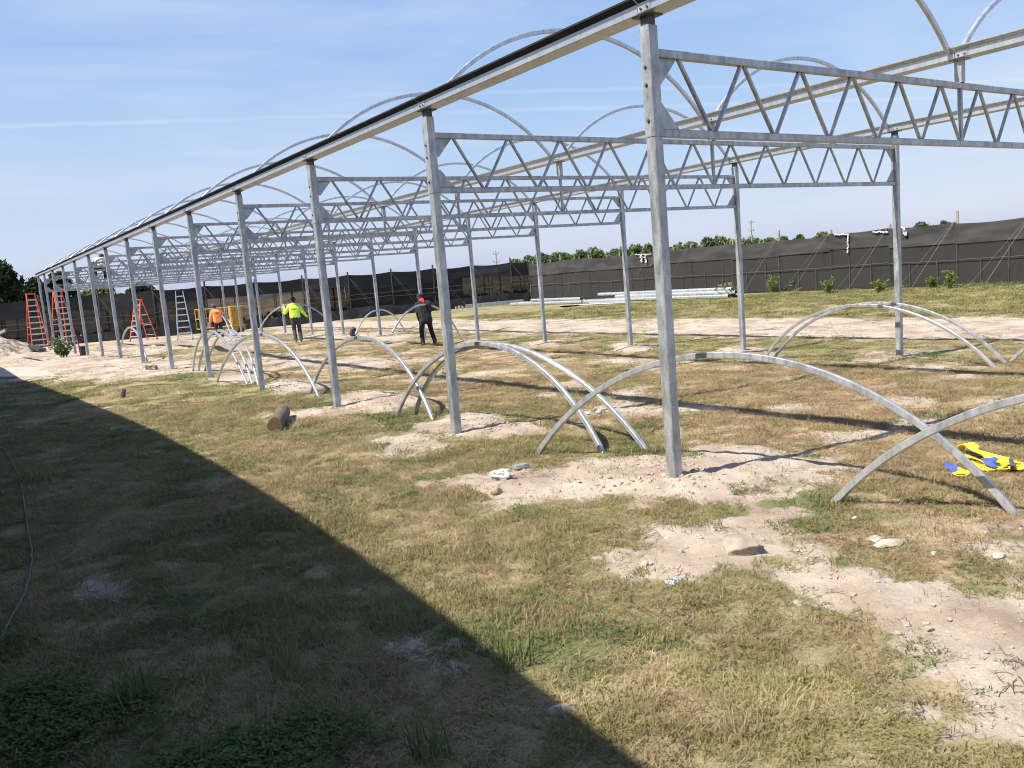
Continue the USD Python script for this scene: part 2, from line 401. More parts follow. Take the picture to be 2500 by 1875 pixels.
# soil: sand, dead thatch and green cover mixed by the mesh's own weights, each with its grain
soil = {
    'at': ('attribute', {'attribute': 'soil'}), 'sp': ('separate_color', {}), 'geo': ('geometry', {}),
    'n1': ('noise_texture', {'scale': 11.0, 'detail': 8.0, 'roughness': 0.68}), 'n2': ('noise_texture', {'scale': 70.0, 'detail': 7.0, 'roughness': 0.8}), 'n3': ('noise_texture', {'scale': 1.3, 'detail': 5.0, 'roughness': 0.6}),
    'n4': ('noise_texture', {'scale': 190.0, 'detail': 3.0, 'roughness': 0.7}),
    'sandc': ('rgb_ramp', {'ramp': [(0, (0.19, 0.14, 0.105)), (0.33, (0.285, 0.235, 0.185)), (0.55, (0.39, 0.332, 0.27)), (0.8, (0.475, 0.415, 0.35)), (1, (0.54, 0.485, 0.42))]}),
    'sandv': ('rgb_ramp', {'ramp': [(0, (0.50, 0.44, 0.40)), (0.38, (0.72, 0.66, 0.62)), (0.58, (1, 1, 1)), (1, (1, 1, 1))]}), 'smul': ('mix', {'mix_type': 'multiply', 'fac': 1.0}),
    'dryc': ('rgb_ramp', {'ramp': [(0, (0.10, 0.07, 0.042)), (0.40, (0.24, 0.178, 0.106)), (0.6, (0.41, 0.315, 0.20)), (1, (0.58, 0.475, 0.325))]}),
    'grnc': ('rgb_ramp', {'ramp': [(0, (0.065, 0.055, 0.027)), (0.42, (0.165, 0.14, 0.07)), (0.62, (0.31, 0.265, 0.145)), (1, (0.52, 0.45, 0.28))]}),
    'deep': ('rgb_ramp', {'ramp': [(0, (0.045, 0.05, 0.02)), (0.45, (0.10, 0.115, 0.043)), (1, (0.18, 0.19, 0.075))]}),
    'm1': ('mix', {'mix_type': 'mix'}), 'm2': ('mix', {'mix_type': 'mix'}), 'm3': ('mix', {'mix_type': 'mix'}),
    'ha': ('math', {'math_type': 'multiply_add', 'value2': 0.6, 'value3': -0.3}), 'hb': ('math', {'math_type': 'add', 'use_clamp': True}), 'hs': ('map_range', {'range_type': 'smoothstep', 'from_min': 0.32, 'from_max': 0.62}),
    'hd': ('math', {'math_type': 'add', 'use_clamp': True}), 'hds': ('map_range', {'range_type': 'smoothstep', 'from_min': 0.25, 'from_max': 0.75}),
    'b1': ('bump', {'strength': 0.75, 'distance': 0.03}), 'b2': ('bump', {'strength': 0.55, 'distance': 0.012}), 'p': ('principled_bsdf', {'roughness': 0.95, 'specular_ior_level': 0.15}),
}
soil_l = [('at.color', 'sp.color'), ('geo.position', 'n1.vector'), ('geo.position', 'n2.vector'), ('geo.position', 'n3.vector'), ('geo.position', 'n4.vector'),
          ('n2.fac', 'sandc.fac'), ('n3.fac', 'sandv.fac'), ('sandc.color', 'smul.color1'), ('sandv.color', 'smul.color2'), ('n2.fac', 'dryc.fac'), ('n2.fac', 'grnc.fac'), ('n2.fac', 'deep.fac'),
          ('n1.fac', 'ha.value1'), ('ha.value', 'hb.value1'), ('sp.r', 'hb.value2'), ('hb.value', 'hs.value'), ('ha.value', 'hd.value1'), ('sp.g', 'hd.value2'), ('hd.value', 'hds.value'),
          ('hds.result', 'm1.fac'), ('grnc.color', 'm1.color1'), ('dryc.color', 'm1.color2'), ('sp.b', 'm2.fac'), ('m1.color', 'm2.color1'), ('deep.color', 'm2.color2'),
          ('hs.result', 'm3.fac'), ('m2.color', 'm3.color1'), ('smul.color', 'm3.color2'), ('m3.color', 'p.base_color'),
          ('n1.fac', 'b1.height'), ('b1.normal', 'b2.normal'), ('n2.fac', 'b2.height'), ('b2.normal', 'p.normal')]
SOIL = usdkit.material(stage, L + 'soil', soil, soil_l, surface='p.BSDF')


def soil_mesh(name, faces, **t):
    keep, inv = np.unique(faces, return_inverse=True)
    v = gv[keep]
    tri = inv.reshape(faces.shape)
    p = obj(name, (v, tri), SOIL, smooth=True, **t)
    pv = UsdGeom.PrimvarsAPI(p).CreatePrimvar('soil', Sdf.ValueTypeNames.Color3fArray, UsdGeom.Tokens.vertex)
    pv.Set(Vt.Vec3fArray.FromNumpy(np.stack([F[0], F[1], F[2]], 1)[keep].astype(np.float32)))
    return p


is_road = F[4][quads].mean(1) > 0.5
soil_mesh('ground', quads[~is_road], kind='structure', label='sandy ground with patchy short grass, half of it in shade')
soil_mesh('dirt_road', quads[is_road], kind='structure', label='pinkish sandy track beyond the far row of posts')

CONC = noisy('concrete', (0.31, 0.265, 0.22), (0.40, 0.35, 0.30), 3, 0.9, 0.2, 60)
pth = np.array([on_ground(*q)[:2] for q in [(-220, 905), (10, 905), (90, 899), (141, 921), (0, 926), (-220, 938)]])
pm = trimesh.creation.extrude_polygon(shapely.Polygon(pth).buffer(0), 0.10, engine='earcut')
pm.apply_translation([0, 0, float(base_z(*pth[2])[0]) - 0.055])
obj('concrete_path', pm, CONC, kind='structure', label='pale concrete path end at the left edge')

# ------------------------------------------------------------------ the greenhouse frame
ZT, ZG = 3.72, 3.80                     # top of the post sleeves, underside of the gutters
frame = thing('greenhouse_frame', label='galvanised steel greenhouse frame under construction, with trusses, gutters and bowed roof arches', cat='greenhouse frame')
PROF_POST, PROF_SLEEVE = sq(0.102, c=0.008), sq(0.110, c=0.008)
PROF_CHORD, PROF_ARCH = sq(0.064, c=0.006), sq(0.046, 0.052, 0.005)


def bolt_mesh(side):
    m = MB()
    for r, x0, x1 in ((0.017, 0, 0.004), (0.0115, 0.004, 0.013)):
        m.add(*sweep(circ(r, 6), [(side * x0, 0, 0), (side * x1, 0, 0)]))
    return m.get()


BOLT = bolt_mesh(-1)


def post(x, y, z0, bolts, sleeve=True):
    lean = rng.normal(0, 0.004, 2)
    p = obj('post', sweep(PROF_POST, [(x + lean[0], y + lean[1], z0 - 0.35), (x, y, 2.85 if sleeve else ZT)], (0, 1, 0)), STEEL, frame)
    if sleeve:
        obj('sleeve', sweep(PROF_SLEEVE, [(x, y, 2.852), (x, y, ZT)], (0, 1, 0)), STEEL, p)
    m = MB().add(*sweep(sq(0.088), [(x, y, ZT + 0.002), (x, y, ZG - 0.008)], (0, 1, 0))); m.add(*box(x - 0.085, x + 0.085, y - 0.09, y + 0.09, ZG - 0.008, ZG - 0.001))
    obj('cap_bracket', m.get(), DARKST, p)
    if bolts:
        for z in (3.40, 3.26, 2.98):
            obj('bolt', (BOLT[0] + [x - 0.055, y, z], BOLT[1]), DARKST, p)
    return p


def truss(y):
    t = thing('truss', (0, y, 0), parent=frame)
    x0, x1 = 0.055, WD - 0.055
    zt, zb = 3.515, 2.882
    obj('top_chord', beam((x0, 0, zt), (x1, 0, zt), PROF_CHORD), STEEL, t)
    obj('bottom_chord', beam((x0, 0, zb), (x1, 0, zb), PROF_CHORD), STEEL, t)
    a, s = 0.818, 0.30
    for side in (0, 1):
        X = (lambda v: v) if side == 0 else (lambda v: WD - v)
        for k in range(6):
            top, bot = s + k * a, s + (k + 0.5) * a
            g = 0.022
            obj('brace', beam((X(top + g), 0, zt - 0.03), (X(bot - g), 0, zb + 0.03), circ(0.0195, 8)), STEEL, t, smooth=50)
            if k < 5:
                obj('brace', beam((X(bot + g), 0, zb + 0.03), (X(top + a - g), 0, zt - 0.03), circ(0.0195, 8)), STEEL, t, smooth=50)
        for z, d in ((zt - 0.033, -1), (zb + 0.033, 1)):
            tri = [(X(x0 + 0.003), z, 0), (X(x0 + 0.24), z, 0), (X(x0 + 0.003), z + d * 0.21, 0), (X(x0 + 0.05), z + d * 0.21, 0)]
            v = [(q[0], yy, q[1]) for yy in (-0.004, 0.004) for q in (tri[0], tri[1], tri[3], tri[2])]
            f = [(0, 1, 2, 3), (4, 7, 6, 5), (0, 4, 5, 1), (1, 5, 6, 2), (2, 6, 7, 3), (3, 7, 4, 0)]
            obj('gusset_plate', (v, f), STEEL, t)
    m = MB().add(*beam((WD / 2, 0, zb + 0.033), (WD / 2, 0, zt - 0.033), sq(0.045))); m.add(*beam((WD / 2, 0, zt + 0.033), (WD / 2, 0, ZG - 0.009), sq(0.085)))
    m.add(*box(WD / 2 - 0.07, WD / 2 + 0.07, -0.09, 0.09, ZG - 0.009, ZG - 0.001))
    obj('king_post', m.get(), STEEL, t)
    return t


GP = [(-0.095, 0), (0.095, 0), (0.101, 0.006), (0.101, 0.082), (0.150, 0.116), (0.150, 0.130), (0.144, 0.130), (0.142, 0.122), (0.094, 0.088), (-0.094, 0.088), (-0.142, 0.122), (-0.144, 0.130), (-0.150, 0.130), (-0.150, 0.116), (-0.101, 0.082), (-0.101, 0.006)]


def gutter_loop(y0, y1, x, bow=0.0):
    pts = [(x, y0 + (y1 - y0) * t, ZG + bow * math.sin(math.pi * t)) for t in np.linspace(0, 1, 2)]
    pr = np.array(GP) * [-1, 1]
    return gutter_caps(pr, pts)


def gutter_caps(pr, pts):
    v, f = sweep(pr, pts, cap=False)
    n = len(pr)
    tris = [(0, 1, 2), (0, 2, 15), (2, 3, 15), (3, 14, 15), (3, 8, 9), (3, 9, 14), (3, 4, 8), (4, 7, 8), (4, 5, 7), (5, 6, 7), (14, 9, 10), (14, 10, 13), (13, 10, 11), (13, 11, 12)]
    cap0 = np.array([(a, c, b) for a, b, c in tris]); cap1 = np.array(tris) + (len(pts) - 1) * n
    return v, np.vstack([f, cap0, cap1])


def arc_pts(c, h, n=29):
    R = (c * c / 4 + h * h) / (2 * h); a = math.asin(c / 2 / R)
    t = np.linspace(-a, a, n)
    return np.stack([R * np.sin(t), np.zeros(n), R * np.cos(t) - R + h], 1)


def arch_mesh(c=4.5, h=1.05, n=29):
    pts = arc_pts(c, h, n)
    nrm = pts - [0, 0, -10]; R = (c * c / 4 + h * h) / (2 * h)
    up = pts - [0, 0, h - R]; up /= np.linalg.norm(up, axis=1, keepdims=True)
    return sweep(PROF_ARCH, pts, up)


ROOF_ARCH = arch_mesh(4.56, 1.02)
KS = list(range(-1, 14))
YK = {k: k * P for k in KS}; YK[13] = 12.75 * P
for k in KS:
    post(0, YK[k], ZN[k], k <= 8)
    post(WD, YK[k], ZF[k], False)
    if k >= 0 and k < 13:
        truss(YK[k])
    for xm in (WD / 4, WD * 3 / 4):
        off = 0.06
        obj('roof_arch', (ROOF_ARCH[0] + [xm, YK[k] + off, ZG + 0.085], ROOF_ARCH[1]), STEELB, frame)
for x in (0, WD / 2, WD):
    edges = [-1.25 * P] + [YK[k] for k in KS[1:]]
    for y0, y1 in zip(edges[:-1], edges[1:]):
        g = obj('gutter', gutter_loop(y0 + 0.004, y1 - 0.004, x, rng.normal(0, 0.003)), GUTTER, frame)
        if x == 0:
            obj('edge_strip', sweep([(-0.1015, 0.083), (-0.1512, 0.1170), (-0.1512, 0.131), (-0.1545, 0.131), (-0.1545, 0.1145), (-0.1035, 0.0795)], [(x, y0 + 0.01, ZG), (x, y1 - 0.01, ZG)]), DARK_EDGE, g)  # dark band laid over the outer flange of the near gutters
        for s in (-1, 1):
            obj('splice_plate', box(x + s * 0.1035 - 0.0024, x + s * 0.1035 + 0.0024, y1 - 0.14, y1 - 0.006, ZG + 0.008, ZG + 0.078), STEELB, g)
            for yy in (y1 - 0.11, y1 - 0.04):
                obj('bolt', sweep(circ(0.011, 6), [(x + s * 0.106, yy, ZG + 0.034), (x + s * 0.117, yy, ZG + 0.034)]), DARKST, g)
    for k in KS:      # the clips that hold the arches on the gutter
        if x < WD and k <= 6:
            obj('arch_clip', box(x + 0.03, x + 0.13, YK[k] + 0.025, YK[k] + 0.095, ZG + 0.131, ZG + 0.148), STEELB, frame)

# ------------------------------------------------------------------ loose arches on the ground
GROUND_ARCH = arch_mesh(4.5, 1.05)


def set_arch(yc, xf, lean, yaw, label, chord=4.5, rise=1.05, zoff=0.0, mat=None, zb=None, tilt=0.0):
    """an arch standing on its two feet, parallel to the row"""
    mesh = GROUND_ARCH if (chord, rise) == (4.5, 1.05) else arch_mesh(chord, rise)
    a = yaw
    d = np.array([math.cos(a), math.sin(a)])
    e1, e2 = np.array([xf, yc]) - d * chord / 2, np.array([xf, yc]) + d * chord / 2
    z1, z2 = base_z(*e1)[0], base_z(*e2)[0]
    m = UsdGeom.Mesh(obj('steel_arch', mesh, mat or STEELB, label=label, cat='steel arch', group='bowed steel arches standing on the ground'))
    m.AddTranslateOp().Set(Gf.Vec3d(xf, yc, float((z1 + z2) / 2) + zoff - 0.01))
    m.AddRotateZOp().Set(math.degrees(a))
    m.AddRotateYOp().Set(math.degrees(-math.atan2(z2 - z1, chord) + tilt))
    m.AddRotateXOp().Set(lean)
    return m


H = math.pi / 2
def by_feet(l, r, lean, label, **k):
    a, b = on_ground(*l), on_ground(*r)
    c = float(np.linalg.norm(b[:2] - a[:2])); c = min(max(c, 4.3), 4.7)
    mid = (a + b) / 2
    return set_arch(mid[1], mid[0], lean, math.atan2(a[1] - b[1], a[0] - b[0]), label, chord=round(c, 2), rise=1.08, **k)


by_feet((1311, 1110), (2482, 1259), 4, 'bowed steel arch standing behind the nearest, largest post')
by_feet((969, 1012), (1473, 1106), 5, 'nearer of two crossing arches at the second nearest post')
by_feet((1014, 1009), (1579, 1099), -8, 'farther of two crossing arches at the second nearest post')
by_feet((756, 963), (1057, 1025), 6, 'single bowed arch leaning at the third nearest post')
by_feet((528, 936), (778, 968), 4, 'single bowed arch leaning at the fourth nearest post')
by_feet((471, 906), (606, 941), -2, 'leftmost arch of the bundle of three by the fifth post')
by_feet((485, 906), (618, 940), 3, 'middle arch of the bundle of three by the fifth post')
by_feet((500, 905), (632, 941), 8, 'rightmost arch of the bundle of three by the fifth post')
set_arch(24.15, 0.10, 3, H, 'white-lit arch leaning far down the near row before the orange ladder')
by_feet((1866, 875), (2429, 896), -7, 'bright lower arch of the pair at the rightmost far post', mat=STEELB)
by_feet((1889, 874), (2457, 888), -2, 'greyer taller arch of the pair at the rightmost far post', mat=STEEL)
set_arch(-0.55, 9.55, 3, H, 'arch at the right edge whose foot touches the pair at the far post')
set_arch(-3.58, 0.33, 4, H, 'large arch cut off by the right edge, crossing in front of the yellow straps')
F8 = UsdGeom.Mesh(obj('steel_arch', GROUND_ARCH, STEELB, label='arch lying lowest, one foot on a black bag, between the green and black workers', cat='steel arch', group='bowed steel arches standing on the ground'))
F8.AddTranslateOp().Set(Gf.Vec3d(9.763, 25.735, -0.20)); F8.AddRotateZOp().Set(math.degrees(0.647)); F8.AddRotateYOp().Set(math.degrees(0.11))


def carried(v, label):
    x, y, z, th, ph = v
    m = UsdGeom.Mesh(obj('steel_arch', GROUND_ARCH, STEELB, label=label, cat='steel arch', group='arches carried by workers'))
    m.AddTranslateOp().Set(Gf.Vec3d(x, y, z)); m.AddRotateZOp().Set(math.degrees(th)); m.AddRotateYOp().Set(math.degrees(-ph))


carried((8.008, 18.658, 0.03, 0.553, -0.169), 'arch on the shoulder of the worker in black')
carried((6.588, 26.745, 0.34, -1.214, -0.038), 'arch on the shoulders of the worker in lime green')
carried((7.0, 39.0, 0.12, -1.593, -0.093), 'left of two arches on the shoulder of the worker in orange')
carried((7.13, 39.0, 0.16, -1.575, -0.085), 'right of two arches on the shoulder of the worker in orange')


# ------------------------------------------------------------------ the shed behind the viewer whose roof throws the big shadow
SHED = noisy('shed_wall', (0.035, 0.035, 0.035), (0.06, 0.06, 0.058), 2, 0.8)
ROOF = noisy('shed_roof', (0.30, 0.30, 0.30), (0.42, 0.42, 0.42), 3, 0.5, metallic=0.3)
shed = thing('shed', label='long shed at the left, out of view, whose eave shades the grass', cat='shed')
EH = 4.2
edge_px = [(1555, 1866), (1476, 1798), (1402, 1747), (1363, 1719), (1243, 1645), (1107, 1549), (983, 1459), (836, 1357), (689, 1256), (625, 1203), (565, 1164), (480, 1107), (412, 1062), (356, 1043), (291, 1019), (263, 1004), (181, 981), (90, 943), (48, 925)]
edge = np.array([on_ground(*q) for q in edge_px])
edge = np.vstack([[edge[0] + [0, -9, 0]], edge, [edge[-1] + [-0.1, 22, 0]]])
k_ = (EH - edge[:, 2]) / SUN[2]
eave = edge + SUN[None] * k_[:, None]
fit_ = np.polyfit(eave[1:-1, 1], eave[1:-1, 0], 3)
yy_ = np.linspace(eave[:, 1].min(), eave[1:-1, 1].max() + 22, 60); yc_ = np.clip(yy_, eave[1:-1, 1].min() - 0.6, eave[1:-1, 1].max())
eave = np.stack([np.polyval(fit_, yc_), yy_, np.full(60, EH)], 1)
n_ = len(eave)
rv = np.vstack([eave, eave + [0, 0, 0.06], eave + [-9, 0, 1.8], eave + [-9, 0, 1.74]])
rf = []
for i in range(n_ - 1):
    for a, b in ((0, 1), (1, 2), (2, 3), (3, 0)):
        rf.append((a * n_ + i, a * n_ + i + 1, b * n_ + i + 1, b * n_ + i))
obj('roof', (rv, rf), ROOF, shed)
wx = eave[:, 0].min() - 0.35
obj('wall', box(wx - 8, wx, eave[0, 1] + 0.3, eave[-1, 1] - 0.3, -0.4, EH - 0.02), SHED, shed)

# ------------------------------------------------------------------ fences of black shade cloth
def cloth_material(name, ca, cb, solid, weave=1.0, rough=0.9, sheen=0.0):
    """woven shade cloth: dark threads and open holes, finer than a pixel, so an even share of the light passes"""
    n = {'geo': ('geometry', {}), 'mp': ('mapping', {'scale': (0.35, 0.35, 1.6)}), 'n': ('noise_texture', {'scale': 1.6, 'detail': 5.0, 'roughness': 0.6}), 'r': ('rgb_ramp', {'ramp': [(0, ca), (0.35, ca), (0.7, cb), (1, cb)]}),
         'p': ('principled_bsdf', {'roughness': rough, 'specular_ior_level': 0.25, 'sheen_weight': sheen}), 't': ('transparent_bsdf', {}),
         'f': ('map_range', {'from_min': 0.3, 'from_max': 0.7, 'to_min': solid - 0.05 * weave, 'to_max': min(solid + 0.05 * weave, 1.0)}), 'mx': ('mix_closure', {})}
    l = [('geo.position', 'mp.vector'), ('mp.vector', 'n.vector'), ('n.fac', 'r.fac'), ('r.color', 'p.base_color'), ('n.fac', 'f.value'), ('f.result', 'mx.fac'), ('t.BSDF', 'mx.closure1'), ('p.BSDF', 'mx.closure2')]
    return usdkit.material(stage, L + name, n, l, surface='mx.closure')


CLOTH = cloth_material('shade_cloth', (0.0125, 0.013, 0.0145), (0.024, 0.0245, 0.026), 0.998)
CLOTH2 = cloth_material('doubled_shade_cloth', (0.026, 0.0265, 0.028), (0.056, 0.056, 0.057), 0.998)
MESH1 = cloth_material('thin_shade_mesh', (0.010, 0.010, 0.010), (0.020, 0.019, 0.018), 0.95, 0.5)
MESH2 = cloth_material('open_shade_mesh', (0.010, 0.010, 0.010), (0.020, 0.019, 0.018), 0.82, 1.0)
BLACK = noisy('black_plastic', (0.008, 0.008, 0.009), (0.028, 0.028, 0.03), 8, 0.6, 0.5, 18)
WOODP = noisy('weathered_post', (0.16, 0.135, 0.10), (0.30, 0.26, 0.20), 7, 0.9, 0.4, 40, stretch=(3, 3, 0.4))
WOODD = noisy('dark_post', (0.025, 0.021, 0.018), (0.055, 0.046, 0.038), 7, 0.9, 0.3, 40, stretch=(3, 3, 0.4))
WIRE = noisy('wire', (0.07, 0.07, 0.07), (0.14, 0.14, 0.135), 5, 0.5, metallic=0.4)
WHITE = noisy('white_plastic', (0.34, 0.34, 0.34), (0.52, 0.52, 0.51), 9, 0.45, 0.3, 25)


def sheet(p0, p1, z0, z1, nx_, nz_, wave, seed, normal, thick=0.004, sag=0.0):
    """a hanging sheet between two ground points, rippled, with a thickness"""
    u = np.linspace(0, 1, nx_); w = np.linspace(0, 1, nz_)
    U, W = np.meshgrid(u, w, indexing='ij')
    p0, p1 = np.asarray(p0, float), np.asarray(p1, float)
    xy = p0[:2] + (p1[:2] - p0[:2]) * U[..., None]
    lo = p0[2] + (p1[2] - p0[2]) * U + z0; hi = p0[2] + (p1[2] - p0[2]) * U + z1
    z = lo + (hi - lo) * W - sag * np.sin(np.pi * U) * W
    pts = np.concatenate([xy, z[..., None]], -1)
    d = (meshkit.fbm(np.stack([pts[..., 0] * 1.1 + pts[..., 1] * 1.1, z * 0.8, np.zeros_like(z)], -1), 4, seed) - 0.5) * wave * np.sin(np.pi * np.clip(U, 0.02, 0.98)) ** 0.3
    nrm = np.array([normal[0], normal[1], 0.0])
    pts = pts + nrm * d[..., None]
    q = pts.reshape(-1, 3)
    i, j = np.meshgrid(np.arange(nx_ - 1), np.arange(nz_ - 1), indexing='ij'); a = (i * nz_ + j).ravel()
    f = np.stack([a, a + nz_, a + nz_ + 1, a + 1], 1)
    return q, f


sf = thing('shade_cloth_fence', label='tall dark grey shade cloth fence along the right side, timber posts above', cat='fence')
XF = 32.0
ys = [46.1] + [45.529 - 3.12 * k for k in range(1, 17)]
rs = np.random.default_rng(5)
for i, (ya, yb) in enumerate(zip(ys[:-1], ys[1:])):
    g0, g1 = (XF, ya, -0.34), (XF, yb, -0.34)
    top0 = 2.42 + 0.05 * math.sin(i * 1.7)
    obj('cloth_panel', sheet(g0, g1, 0.0, top0 + 0.36, 14, 10, 0.09, 100 + i, (-1, 0), sag=0.06), CLOTH, sf, smooth=True)
    obj('cloth_hem', sheet((XF - 0.05, ya, -0.34), (XF - 0.05, yb, -0.34), top0 + 0.36 - 0.78 - 0.12 * rs.random(), top0 + 0.375, 14, 5, 0.05, 140 + i, (-1, 0), sag=0.06), CLOTH2, sf, smooth=True)
for i, y in enumerate(ys):
    h = 2.65 + 0.22 * (i % 3 == 1) + 0.1 * rs.random()
    obj('timber_post', sweep(circ(0.05, 9), [(XF + 0.12 + rs.normal(0, .01), y, -0.6), (XF + 0.13, y, h)]), WOODP, sf, smooth=40)
    if i not in (0, 1, 3, 6):
        for k, off in enumerate((0.0, 0.30)):
            obj('guy_wire', sweep(circ(0.005, 4), [(XF - 0.08, y, 2.55), (XF - 1.5, y + 1.25 + off * 2.2, -0.28)]), WIRE, sf)
STAKE = noisy('grey_stake', (0.04, 0.039, 0.038), (0.075, 0.073, 0.07), 6, 0.9)
for ya, yb in zip(ys[:-1], ys[1:]):
    for t_ in (0.3 + 0.1 * rs.random(), 0.7 + 0.1 * rs.random()):
        yy = ya + (yb - ya) * t_
        obj('stake', sweep(circ(0.015, 5), [(XF - 0.085, yy, -0.3), (XF - 0.085, yy + rs.normal(0, .03), 0.75 + 0.7 * rs.random())]), STAKE, sf)
for z in (0.85,):
    for ya, yb in zip(ys[:-1], ys[1:]):
        obj('rail', sweep(circ(0.016, 5), [(XF - 0.085, ya, z), (XF - 0.085, yb, z + rs.normal(0, .03))]), STAKE, sf)


def scrap(name, pieces, label, mat=WHITE, cat='plastic scrap'):
    m = MB()
    for (p, q, w) in pieces:
        n = 13
        t = np.linspace(0, 1, n)[:, None]
        p, q = np.asarray(p, float), np.asarray(q, float)
        pts = p + (q - p) * t + rs.normal(0, w * 0.22, (n, 3)) * np.sin(np.pi * t)
        m.add(*sweep([(-w / 2, -0.012), (0, -0.02), (w / 2, -0.012), (w / 2, 0.012), (0, 0.0), (-w / 2, 0.012)], pts, (-1, 0, 0.2), scale=0.45 + 0.35 * rs.random(n)))
    return obj(name, m.get(), mat, label=label, cat=cat)


def atx(px, py, X):
    d = ray(px, py); return CAM + d * (X - CAM[0]) / d[0]


scrap('plastic_scrap', [(atx(1565, 622, 31.85), atx(1567, 640, 31.85), 0.22), (atx(1575, 622, 31.85), atx(1577, 641, 31.8), 0.2), (atx(1551, 621, 31.85), atx(1590, 620, 31.85), 0.06)], 'crumpled white plastic bag hung on the fence just left of the nearest post')
scrap('plastic_scrap', [(atx(2036, 572, 31.85), atx(2072, 572, 31.85), 0.09), (atx(2070, 573, 31.85), atx(2069, 617, 31.85), 0.1)], 'long white plastic strip dangling from the fence top')
scrap('plastic_scrap', [(atx(2130, 566, 31.85), atx(2167, 566, 31.85), 0.09)], 'flat white strip lying along the fence top edge')
scrap('plastic_scrap', [(atx(2203, 553, 31.8), atx(2212, 575, 31.8), 0.16), (atx(2208, 556, 31.8), atx(2206, 572, 31.8), 0.12)], 'white plastic tied round a fence post beside the rightmost far steel post')

# the shade house on the left: dark cloth over timber posts, partly open to the field behind
DIRL = np.array([1.0, -0.16, 0]) / math.hypot(1, 0.16); NRML = np.array([-0.16, -1.0, 0]) / math.hypot(1, 0.16)


def sh(x, back=0.0, z=0.0):
    return np.array([x, 51.2 - 0.16 * x, z]) - np.append(NRML[:2], 0) * back


house = thing('shade_house', label='long black shade house behind the frame with open mesh sides and timber posts', cat='shade house')
xs_ = [-45 + 3.02 * k for k in range(26)] + [31.9]
ZB = -0.34
for i, x in enumerate(xs_):
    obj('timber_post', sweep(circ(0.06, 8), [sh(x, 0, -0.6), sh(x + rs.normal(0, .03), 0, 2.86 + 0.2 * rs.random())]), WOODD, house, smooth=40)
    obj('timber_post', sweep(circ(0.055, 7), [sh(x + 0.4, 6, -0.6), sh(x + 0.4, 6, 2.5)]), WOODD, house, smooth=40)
    if x > -4:
        for k in (0, 1):
            obj('guy_wire', sweep(circ(0.006, 4), [sh(x, -0.06, 2.62), sh(x + 1.5 + 0.35 * k, -1.5, -0.28)]), WIRE, house)
for i, (x0, x1) in enumerate(zip(xs_[:-1], xs_[1:])):
    a, b = sh(x0, 0, ZB), sh(x1, 0, ZB)
    obj('cloth_band', sheet(sh(x0, -0.04, ZB), sh(x1, -0.04, ZB), 2.25 - 0.3 * rs.random(), 3.02, 10, 4, 0.10, 200 + i, NRML, sag=0.10), CLOTH if i % 4 else CLOTH2, house, smooth=True)
    mid = x0 + (x1 - x0) * (0.4 + 0.2 * rs.random())
    for xx in (mid, x0 + 0.8 + 0.5 * rs.random()):
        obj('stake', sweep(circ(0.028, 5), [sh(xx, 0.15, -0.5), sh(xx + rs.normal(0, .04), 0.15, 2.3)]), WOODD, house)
    for z in (0.95 + 0.1 * rs.random(), 1.3):
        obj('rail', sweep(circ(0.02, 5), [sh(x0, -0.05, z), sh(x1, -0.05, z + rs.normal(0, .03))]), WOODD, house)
    if x0 > 16 or x1 < 11:
        obj('mesh_panel', sheet(a, b, 0.0, 2.4, 10, 5, 0.2, 240 + i, NRML), MESH1 if (x0 > 16 or x1 < 0) else MESH2, house, smooth=True)
    obj('back_mesh', sheet(sh(x0, 13, ZB), sh(x1, 13, ZB), 0.0, 2.75, 8, 4, 0.3, 280 + i, NRML), MESH1 if x0 > 16 else MESH2, house, smooth=True)
    obj('roof_cloth', (np.array([sh(x0, 0, 2.62), sh(x1, 0, 2.62), sh(x1, 13, 2.42), sh(x0, 13, 2.42), sh((x0 + x1) / 2, 0, 2.52), sh((x0 + x1) / 2, 13, 2.32)]), np.array([(0, 4, 5, 3), (4, 1, 2, 5)])), CLOTH, house)
    m = MB()               # black nursery pots heaped along the foot of the wall
    for k in range(26):
        c = sh(x0 + (x1 - x0) * rs.random(), 0.35 + 0.5 * rs.random(), ZB + 0.08 + 0.62 * rs.random())
        r = 0.13 + 0.05 * rs.random()
        v, f = sweep(circ(r, 7), [c, c + np.array([rs.normal(0, .09), rs.normal(0, .09), 0.26])], scale=[0.8, 1.0]); m.add(v, f)
    obj('pot_heap', m.get(), BLACK, house, kind='stuff')
    obj('ground_cover_roll', sheet(sh(x0, -0.10, ZB), sh(x1, -0.10, ZB), 0.0, 0.62 + 0.2 * rs.random(), 22, 6, 0.35, 320 + i, NRML), BLACK, house)

# ------------------------------------------------------------------ trees
def leaf_material(name, ca, cb):
    n = {'geo': ('geometry', {}), 'n': ('noise_texture', {'scale': 0.9, 'detail': 3.0}), 'oi': ('object_info', {}), 'ad': ('math', {'math_type': 'multiply_add', 'value2': 0.5, 'value3': -0.1}), 'ad2': ('math', {'math_type': 'multiply_add', 'value2': 0.7}),
         'r': ('rgb_ramp', {'ramp': [(0, ca), (0.25, ca), (0.75, cb), (1, cb)]}), 'd': ('principled_bsdf', {'roughness': 0.6, 'specular_ior_level': 0.3}), 't': ('translucent_bsdf', {}), 'mx': ('mix_closure', {'fac': 0.3})}
    l = [('geo.position', 'n.vector'), ('geo.random_per_island', 'ad.value1'), ('n.fac', 'ad2.value1'), ('ad.value', 'ad2.value3'), ('ad2.value', 'r.fac'), ('r.color', 'd.base_color'), ('r.color', 't.color'), ('d.BSDF', 'mx.closure1'), ('t.BSDF', 'mx.closure2')]
    return usdkit.material(stage, L + name, n, l, surface='mx.closure')


